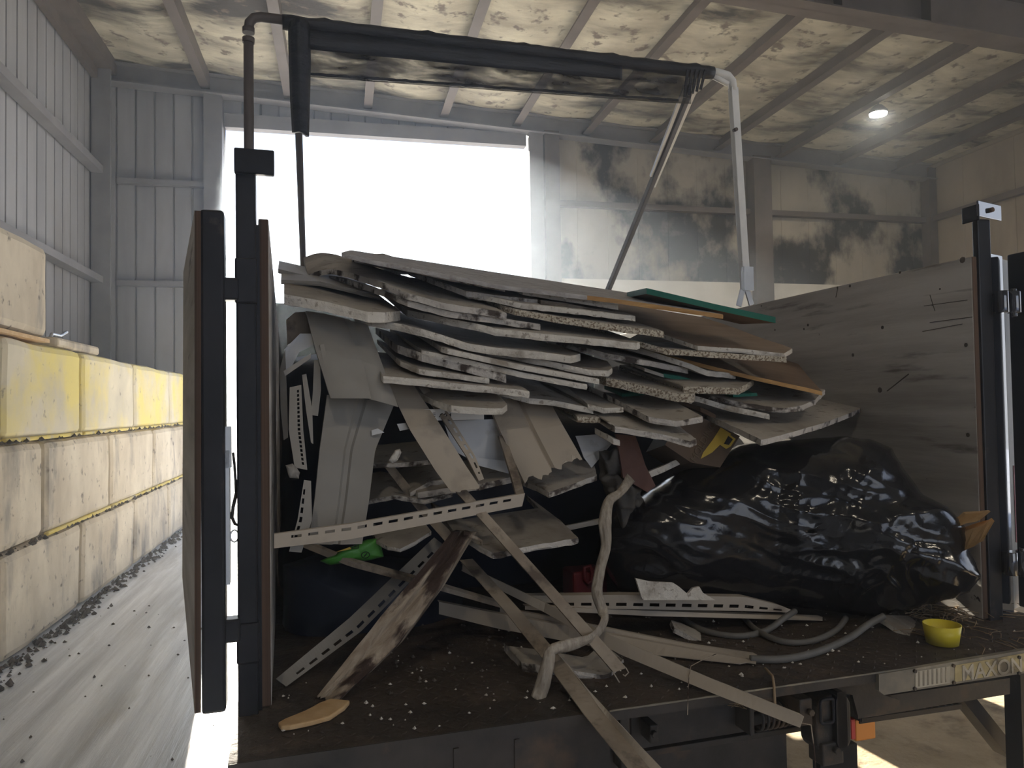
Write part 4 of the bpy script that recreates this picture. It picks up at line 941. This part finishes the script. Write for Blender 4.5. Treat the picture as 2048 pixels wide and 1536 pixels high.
strip('slotted_trim', 'slotted vinyl trim leaning from the deck at lower left up behind the old plank', [(868, 1075, 2.02), (700, 1235, 1.88), (552, 1358, 1.77)], [(890, 1092, 2.02), (722, 1262, 1.88), (572, 1373, 1.77)], m_gvinyl, (.62, .80, 5, 3), lipB=D*.012, n=74)
strip('vinyl_channel', 'dirty vinyl channel slanting down to the right over the slab on the deck', [(905, 975, 1.78), (1060, 1150, 1.66), (1212, 1326, 1.56), (1228, 1345, 1.55)], [(928, 975, 1.78), (1085, 1150, 1.66), (1240, 1322, 1.56), (1252, 1336, 1.55)], m_dvinyl, lipB=D*.018, lipA=D*.015, n=50)
mb = MB(); mb.tube([P(1252, 1336, 1.55), P(1257, 1345, 1.55), P(1250, 1352, 1.55), P(1246, 1349, 1.55)], .0015, 6); mb.tube([P(1226, 1344, 1.55), P(1240, 1367, 1.545)], .0015, 6)
o = mb.build('curled_sliver', m_vinyl, bpy.data.objects['vinyl_channel'])
strip('vinyl_channel', 'long tan vinyl channel running out of the bottom of the picture', [(920, 1120, 1.95), (1010, 1222, 1.75), (1100, 1335, 1.58), (1165, 1424, 1.42), (1276, 1560, 1.22)], [(945, 1118, 1.95), (1035, 1215, 1.75), (1125, 1318, 1.58), (1196, 1412, 1.43), (1318, 1560, 1.22)], m_dvinyl, lipA=D*.01, n=60)
strip('vinyl_flange', 'bright yellowish vinyl flange along the channel at the bottom of the picture', [(1110, 1300, 1.60), (1178, 1382, 1.49), (1240, 1448, 1.35), (1345, 1560, 1.215)], [(1128, 1318, 1.60), (1198, 1415, 1.425), (1250, 1480, 1.33), (1318, 1560, 1.22)], m_vinyl, n=40)
strip('vinyl_channel', 'long tan vinyl channel ending over the lift gate spring', [(925, 1128, 2.0), (1090, 1206, 1.85), (1250, 1285, 1.62), (1430, 1362, 1.43), (1608, 1433, 1.27)], [(925, 1142, 2.0), (1085, 1222, 1.85), (1240, 1308, 1.62), (1425, 1386, 1.43), (1600, 1455, 1.27)], m_vinyl, lipA=D*.014, lipB=D*.014, n=60)
strip('vinyl_channel', 'wide vinyl channel lying low across the deck behind the old plank', [(878, 1204, 1.98), (1000, 1228, 1.90), (1250, 1275, 1.74), (1508, 1322, 1.59)], [(878, 1228, 1.98), (1000, 1258, 1.90), (1240, 1303, 1.74), (1480, 1328, 1.60)], m_vinyl, lipA=D*.02, n=40)
strip('vinyl_channel', 'vinyl channel with a square end lying on top of the wide one', [(1000, 1215, 1.93), (1220, 1258, 1.78), (1380, 1290, 1.67), (1514, 1310, 1.60)], [(1000, 1226, 1.93), (1220, 1275, 1.78), (1380, 1308, 1.67), (1512, 1328, 1.60)], m_vinyl, lipA=D*.016, n=40)
strip('slotted_trim', 'slotted vinyl trim with a tapered right end lying before the black bag', [(1058, 1192, 1.92), (1250, 1190, 1.83), (1490, 1194, 1.80), (1560, 1211, 1.80), (1592, 1224, 1.80)], [(1058, 1216, 1.92), (1250, 1218, 1.83), (1490, 1222, 1.80), (1560, 1224, 1.80), (1590, 1226, 1.80)], m_vinyl, (.55, .78, 5, 3), lipA=D*.03, n=84)
strip('vinyl_strip', 'thin vinyl strip below the tapered slotted trim', [(1050, 1212, 1.90), (1300, 1222, 1.82), (1645, 1235, 1.79)], [(1050, 1219, 1.90), (1300, 1232, 1.82), (1645, 1241, 1.79)], m_vinyl, lipA=D*.02, n=30)
strip('vinyl_channel', 'thin twin strip crossing behind the top of the old plank', [(600, 1080, 2.0), (700, 1122, 1.93), (840, 1160, 1.9), (1010, 1210, 1.9)], [(600, 1092, 2.0), (700, 1133, 1.93), (840, 1170, 1.9), (1010, 1218, 1.9)], m_dvinyl, lipA=D*.012+Z*.006, n=30)
strip('vinyl_strip', 'dark strip slanting behind the slotted trim toward the old plank', [(770, 935, 2.02), (830, 1015, 1.98), (910, 1105, 1.95)], [(788, 932, 2.02), (850, 1010, 1.98), (932, 1095, 1.95)], m_dvinyl, n=20)
# wide siding
strip('siding_panel', 'large grey siding panel hanging down at the left of the load', [(655, 790, 1.93), (640, 900, 1.88), (630, 1000, 1.85), (618, 1088, 1.82)], [(790, 805, 1.95), (750, 900, 1.90), (738, 1000, 1.86), (724, 1088, 1.82)], m_gvinyl, lipA=D*.02, n=24, prof=lambda f: -.008*math.sin(f*math.pi)+(.006 if .45 < f < .55 else 0), cat='siding')
strip('siding_panel', 'curled grey siding panel overlapping the large one from above', [(612, 622, 2.0), (632, 700, 1.9), (662, 797, 1.84)], [(700, 640, 2.0), (725, 720, 1.9), (742, 797, 1.84)], m_gvinyl, lipA=D*.02, n=20, prof=lambda f: -.014*math.sin(f*math.pi), cat='siding')
strip('siding_panel', 'narrow grey siding strip between the curled panel and the pale siding', [(690, 640, 1.99), (718, 720, 1.9), (738, 798, 1.86)], [(735, 650, 1.99), (768, 740, 1.9), (796, 814, 1.86)], m_gvinyl, lipB=D*.01, n=20, prof=lambda f: -.01*math.sin(f*math.pi), cat='siding')
strip('siding_panel', 'pale taupe siding plank with a nail hem slanting down in the centre left', [(772, 760, 1.98), (820, 860, 1.86), (870, 940, 1.80), (903, 985, 1.76)], [(822, 765, 1.98), (880, 850, 1.86), (930, 930, 1.80), (960, 975, 1.76)], m_vinyl, lipB=D*.02, n=40, prof=lambda f: -.004*math.sin(f*math.pi), cat='siding', ragged=.006)
strip('nail_hem', 'slotted nail hem along the pale taupe siding plank', [(838, 775, 1.98), (885, 838, 1.89), (935, 915, 1.82), (958, 962, 1.79)], [(855, 775, 1.98), (898, 828, 1.89), (950, 912, 1.82), (968, 958, 1.79)], m_vinyl, (.45, .72, 5, 3), lipA=D*.01, n=60)
strip('siding_panel', 'stepped taupe siding sheet with a ragged lower end in the centre', [(975, 800, 2.02), (1000, 860, 1.92), (1048, 962, 1.84)], [(1092, 795, 2.02), (1122, 850, 1.92), (1160, 916, 1.84)], m_vinyl, lipA=D*.015, n=40, prof=lambda f: -.010*max(0, math.sin(f*math.pi*2.0))-.012*f+(.010 if .46 < f < .52 else 0), cat='siding', ragged=.03)
# cluttered strips by the left side board
strip('slotted_trim', 'upright slotted vinyl trim by the left side board', [(580, 775, 1.86), (578, 860, 1.83), (590, 935, 1.80)], [(602, 770, 1.86), (606, 860, 1.83), (614, 940, 1.80)], m_gvinyl, (.62, .80, 3, 2), lipA=D*.015, lipB=D*.01, n=60)
strip('vinyl_strip', 'dark bent strip right of the upright slotted trim', [(604, 750, 1.9), (612, 820, 1.87), (622, 885, 1.85)], [(612, 748, 1.9), (624, 820, 1.87), (626, 888, 1.85)], m_gvinyl, lipB=D*.015, n=20)
strip('slotted_trim', 'slotted trim with a rounded end pointing down through the long tan trim', [(608, 960, 1.76), (595, 1040, 1.73), (578, 1103, 1.70)], [(622, 962, 1.76), (624, 1040, 1.73), (603, 1105, 1.70)], m_gvinyl, (.12, .32, 5, 3), n=40)
strip('vinyl_strip', 'thin upright strip against the large grey siding panel', [(640, 690, 1.9), (652, 745, 1.87), (660, 785, 1.85)], [(648, 688, 1.9), (660, 745, 1.87), (664, 780, 1.85)], m_gvinyl, lipA=D*.01, n=12)
strip('vinyl_strip', 'dark tapering strip left of the large grey siding panel', [(628, 720, 1.92), (626, 780, 1.9), (622, 830, 1.88)], [(640, 720, 1.92), (642, 780, 1.9), (636, 832, 1.88)], m_gvinyl, n=12)
strip('vinyl_strip', 'grey strip hanging close to the left side board', [(560, 740, 1.95), (562, 820, 1.92), (568, 880, 1.9)], [(570, 700, 1.95), (574, 800, 1.92), (576, 875, 1.9)], m_gvinyl, lipA=D*.01, n=14)
leaf('dark_board', 'small dark board propped across the top of the upright trims at far left', 'board', [(567, 742), (622, 706), (622, 716), (570, 752)], 1.86, m_gvinyl, solid=.02)
leaf('plastic_sheet', 'curved brown-grey plastic under the pale flat board at far left', 'sheet', [(572, 640), (590, 625), (612, 624), (632, 650), (628, 672), (600, 672), (575, 690)], 2.05, m_dvinyl, solid=.004)
leaf('plastic_sheet', 'crumpled clear plastic glinting at the far left of the load', 'sheet', [(568, 700), (600, 668), (625, 668), (628, 690), (598, 705), (585, 730), (566, 745)], 1.98, m_pale, wav=.03)
blob('wood_knot', 'small ball of torn pale foam left of the pale siding', 'scrap', [(778, 920), (790, 900), (800, 897), (803, 905), (795, 922), (784, 928)], 1.88, .012, m_gedge, wr=.006, fr=60)
blob('foam_scrap', 'torn foam lump at the foot of the upright slotted trim', 'scrap', [(570, 930), (585, 926), (600, 945), (598, 958), (580, 955)], 1.8, .015, m_gvinyl, wr=.008, fr=50)

# --- old plank
def plank():
    c0 = [P(632, 1388, 1.685), P(640, 1392, 1.675), P(700, 1407, 1.66)]
    e = empty('old_plank', P(650, 1400, 1.68), 'weathered split plank with peeling paint leaning up from the deck at lower left', 'plank')
    A, Bq = lane([(634, 1392, 1.69), (760, 1235, 1.72), (850, 1130, 1.76), (905, 1062, 1.79)], [(668, 1408, 1.67), (795, 1290, 1.70), (880, 1175, 1.74), (946, 1066, 1.77)], 60)
    rows = []
    d = (A[-1]-A[0]).normalized()
    for i in range(60):
        row = []
        for j in range(13):
            f = j/12; p = A[i].lerp(Bq[i], f)
            h = .006*noise.noise(V((f*5, i*.12, 1))) + .006*noise.noise(V((f*16, i*.05, 4)))
            g = -.014*math.exp(-((f-.52-.1*noise.noise(V((i*.07, 0, 0))))/.10)**2)
            p = p - D*(h+g)
            if i == 0: p = p + d*(.012*noise.noise(V((f*9, 1, 1))))
            row.append(p)
        rows.append(row)
    back = [[p + D*.026 + T.r*.016 - Z*.002 for p in r] for r in rows]
    mb = MB(); mb.grid(rows); mb.grid(back)
    mb.grid([[r[0] for r in rows], [r[0] for r in back]], 0, False); mb.grid([[r[-1] for r in rows], [r[-1] for r in back]], 0, False)
    mb.grid([rows[0], back[0]], 0, False); mb.grid([rows[-1], back[-1]], 0, False)
    mb.build('board', m_wood, e)
    pts = [(556, 1444), (570, 1436), (610, 1420), (640, 1404), (662, 1396), (700, 1400), (690, 1412), (660, 1432), (620, 1443), (580, 1451), (562, 1452)]
    mb = MB(); mb.prism([PZ(x, y, DECK+.012) for x, y in pts], Z*-.010); mb.build('broken_end', m_fwood, e, bevel=.003)['label'] = 'bare orange broken end'
    mb = MB(); mb.tube([P(926, 1066, 1.765), P(950, 1075, 1.77), P(962, 1082, 1.78), P(964, 1090, 1.78)], [.006, .005, .004, .002], 6); mb.build('splinter', m_wood, e)
plank()
# --- tape hanging down
def tape():
    ctr = [(1262, 955, 1.83, 22), (1240, 985, 1.80, 16), (1218, 1003, 1.78, 20), (1210, 1045, 1.76, 26), (1212, 1090, 1.75, 20), (1200, 1140, 1.74, 20), (1194, 1185, 1.72, 22), (1206, 1225, 1.70, 20), (1204, 1252, 1.64, 24), (1180, 1276, 1.58, 18), (1140, 1290, 1.545, 26), (1104, 1300, 1.535, 22), (1095, 1330, 1.53, 26), (1085, 1370, 1.525, 30), (1074, 1400, 1.52, 28)]
    pts = [P(x, y, v) for x, y, v, w in ctr]; ws = [px2m(w, p)*.5 for p, (x, y, v, w) in zip(pts, ctr)]
    fine, fw = [], []
    for i in range(len(pts)-1):
        p0, p1, p2, p3 = pts[max(i-1, 0)], pts[i], pts[i+1], pts[min(i+2, len(pts)-1)]
        for k in range(8):
            t = k/8; fine.append(.5*((2*p1)+(p2-p0)*t+(2*p0-5*p1+4*p2-p3)*t*t+(3*p1-p0-3*p2+p3)*t**3)); fw.append(ws[i]+(ws[i+1]-ws[i])*t)
    rows = []
    for i, p in enumerate(fine):
        d = (fine[min(i+1, len(fine)-1)]-fine[max(i-1, 0)]).normalized(); x = d.cross(CF).normalized()
        rows.append([p + x*(fw[i]*(2*j/8-1)) - CF*(.008*math.sin(math.pi*j/8)+.004*noise.noise(V((j*.9, i*.25, 1)))) for j in range(9)])
    mb = MB(); mb.grid(rows); return tag(mb.build('tape_ribbon', m_ribbon, solid=.0015, fix=False), 'twisted dirty tape hanging down the middle of the load onto the deck', 'tape')
tape()
# --- deck clutter
def hose(label, pts, r):
    p3 = [P(*q) for q in pts]; fine = []
    for i in range(len(p3)-1):
        p0, p1, p2, p3_ = p3[max(i-1, 0)], p3[i], p3[i+1], p3[min(i+2, len(p3)-1)]
        for k in range(8):
            t = k/8; fine.append(.5*((2*p1)+(p2-p0)*t+(2*p0-5*p1+4*p2-p3_)*t*t+(3*p1-p0-3*p2+p3_)*t**3))
    fine.append(p3[-1]); mb = MB(); mb.tube(fine, r, 12); return tag(mb.build('grey_hose', m_hose), label, 'hose', 'hoses on the truck deck')
def hz(x, y, r): p = PZ(x, y, DECK+r); return (x, y, T.fr(p).y)
hose('grey hose nearest the deck edge, its end tucked under the white slab at right', [hz(1500, 1318, .009), hz(1570, 1318, .009), hz(1640, 1302, .009), hz(1700, 1275, .009), (1735, 1250, 1.66), (1768, 1232, 1.66)], .009)
hose('grey hose looping behind the nearest one on the deck', [hz(1480, 1225, .008), hz(1510, 1258, .008), hz(1560, 1282, .008), hz(1620, 1283, .008), hz(1670, 1262, .008), (1692, 1236, 1.75)], .008)
hose('grey hose curving under the tapered slotted trim', [hz(1350, 1225, .008), hz(1400, 1258, .008), hz(1470, 1272, .008), hz(1530, 1262, .008), (1570, 1235, 1.74), (1590, 1222, 1.76)], .008)
def onedeck(name, label, cat, poly, h, m, bev=.003, group=None):
    mb = MB(); mb.prism([PZ(x, y, DECK+.001) for x, y in poly], Z*h); return tag(mb.build(name, m, bevel=bev), label, cat, group)
sheet('drywall_scrap', 'white tongue-shaped drywall scrap on the deck beside the yellow ring', 'scrap', [(1757, 1236), (1775, 1230), (1818, 1232), (1832, 1242), (1833, 1262), (1826, 1276), (1800, 1262), (1772, 1245)], (1828, 1276, 1.59), -.2, .25, 8, [m_gface, m_gedge], group=None)
sheet('drywall_scrap', 'small grey oblong drywall scrap behind the hoses', 'scrap', [(1343, 1240), (1362, 1246), (1420, 1272), (1417, 1284), (1404, 1284), (1350, 1256)], (1410, 1282, 1.75), -.35, .2, 10, [m_gface, m_dedge], group=None)
leaf('torn_drywall_scrap', 'pale torn scrap standing up behind the tapered slotted trim', 'scrap', [(1272, 1157), (1300, 1163), (1345, 1165), (1356, 1172), (1375, 1188), (1385, 1176), (1398, 1173), (1405, 1185), (1430, 1200), (1285, 1200)], 1.79, m_pale, solid=.008)
bpy.data.objects['torn_drywall_scrap'].data.materials[0] = m_gedge
# yellow ring
c = PZ(1888, 1292, DECK); e = None
a_, b_ = PZ(1858, 1290, DECK), PZ(1925, 1290, DECK); R = (a_-b_).length/2*1.02; c = a_.lerp(b_, .5)+D*.01
h = px2m(40, c); mb = MB(); rows = []
for i in range(41):
    q = 2*math.pi*i/40; o = V((math.cos(q), math.sin(q), 0)); o = T.r*o.x+T.d*o.y
    rows.append([c+o*(R*.88)+Z*.002, c+o*R*1.06+Z*h, c+o*(R*1.06-.003)+Z*h, c+o*(R*.88-.003)+Z*.004])
mb.grid(rows); k = len(mb.v); mb.v.append(c+Z*.003)
for i in range(40): mb.quad((k, i*4, ((i+1) % 41)*4))
tag(mb.build('plastic_cup', m_yplast), 'small yellow plastic cup on the deck at the right', 'cup')
# straw and crumbs
def strands(name, label, n, ctr, spread, L, r, m, seed, zmax=.02):
    rnd = random.Random(seed); mb = MB()
    for _ in range(n):
        p = ctr + T.r*rnd.gauss(0, spread[0]) + T.d*rnd.gauss(0, spread[1]) + Z*rnd.uniform(.002, zmax); a = rnd.uniform(0, 6.28); l = rnd.uniform(.4, 1)*L
        d = T.r*math.cos(a)+T.d*math.sin(a)+Z*rnd.uniform(-.1, .2)
        mb.tube([p, p+d*l*.5+V((rnd.uniform(-1, 1), rnd.uniform(-1, 1), rnd.uniform(0, .6)))*l*.12, p+d*l], r, 4)
    return tag(mb.build(name, m), label, 'straw', kind='stuff')
strands('dry_straw', 'dry straw and twigs on the deck behind the yellow cup', 110, PZ(1885, 1228, DECK), (.07, .05), .09, .0011, m_straw, 3)
strands('straw_tuft', 'tuft of dry straw caught on the lift gate', 46, P(1478, 1415, 1.47), (.012, .01), .05, .0008, m_straw, 4, .05)
strands('pine_needles', 'thin dry strands scattered on the deck at the right', 24, PZ(1960, 1275, DECK), (.08, .05), .10, .0009, m_straw, 6, .006)
mb = crumbs(150, lambda r: T.to(r.uniform(-.02, 1.85), VE+.02+abs(r.gauss(0, .25)), DECK+.003), .0012, .006, 8)
tag(mb.build('deck_crumbs', m_gedge), 'small pale crumbs scattered over the truck deck', 'crumbs', kind='stuff')
mb = crumbs(260, lambda r: T.to(r.uniform(.2, 1.85), 1.62+abs(r.gauss(0, .3)), DECK+.002), .0015, .007, 9)
tag(mb.build('deck_dirt', m_dirt), 'dark dirt spread over the truck deck under the load', 'dirt', kind='stuff')
tw = [(1620, 1180, 0)]
mb = MB(); mb.tube([P(1530, 1336, VE+.05), P(1545, 1352, VE+.02), P(1548, 1372, VE-.006), P(1550, 1410, VE-.008)], .003, 6); tag(mb.build('dangling_root', m_straw), 'dirty root dangling over the deck edge above the spring', 'root')
mb = MB(); mb.tube([P(1432, 1308, 1.56), P(1408, 1318, 1.52), P(1382, 1332, 1.48), P(1378, 1352, 1.47), P(1376, 1400, 1.40), P(1375, 1430, 1.39)], .0009, 5); tag(mb.build('thin_wire', m_wood), 'thin wire hanging over the long tan channel', 'wire')
# outdoor bits seen under the deck at right
mb = MB(); q = B.to(3.3, 3.35, .0); mb.box(B, 3.2, 3.42, 3.3, 3.5, .0, .10); tag(mb.build('timber_offcut', m_fwood, bevel=.01), 'tan timber offcut on the floor under the deck at the right', 'timber')

# thin dust hanging in the building
mb = MB(); mb.box(B, UL+.05, UR-.2, VF+.2, VB-.25, .01, 5.0); hz_ = mb.build('dust_haze', mat('dust', (1, 1, 1)))
Mh = bpy.data.materials['dust'].node_tree; Mh.nodes.clear(); vo = Mh.nodes.new('ShaderNodeOutputMaterial'); vs = Mh.nodes.new('ShaderNodeVolumeScatter')
vs.inputs['Density'].default_value = .016; vs.inputs['Anisotropy'].default_value = .75; vs.inputs['Color'].default_value = (.74, .85, 1, 1); Mh.links.new(vs.outputs[0], vo.inputs['Volume'])
tag(hz_, 'thin dusty haze hanging in the air of the building', 'haze', kind='stuff')
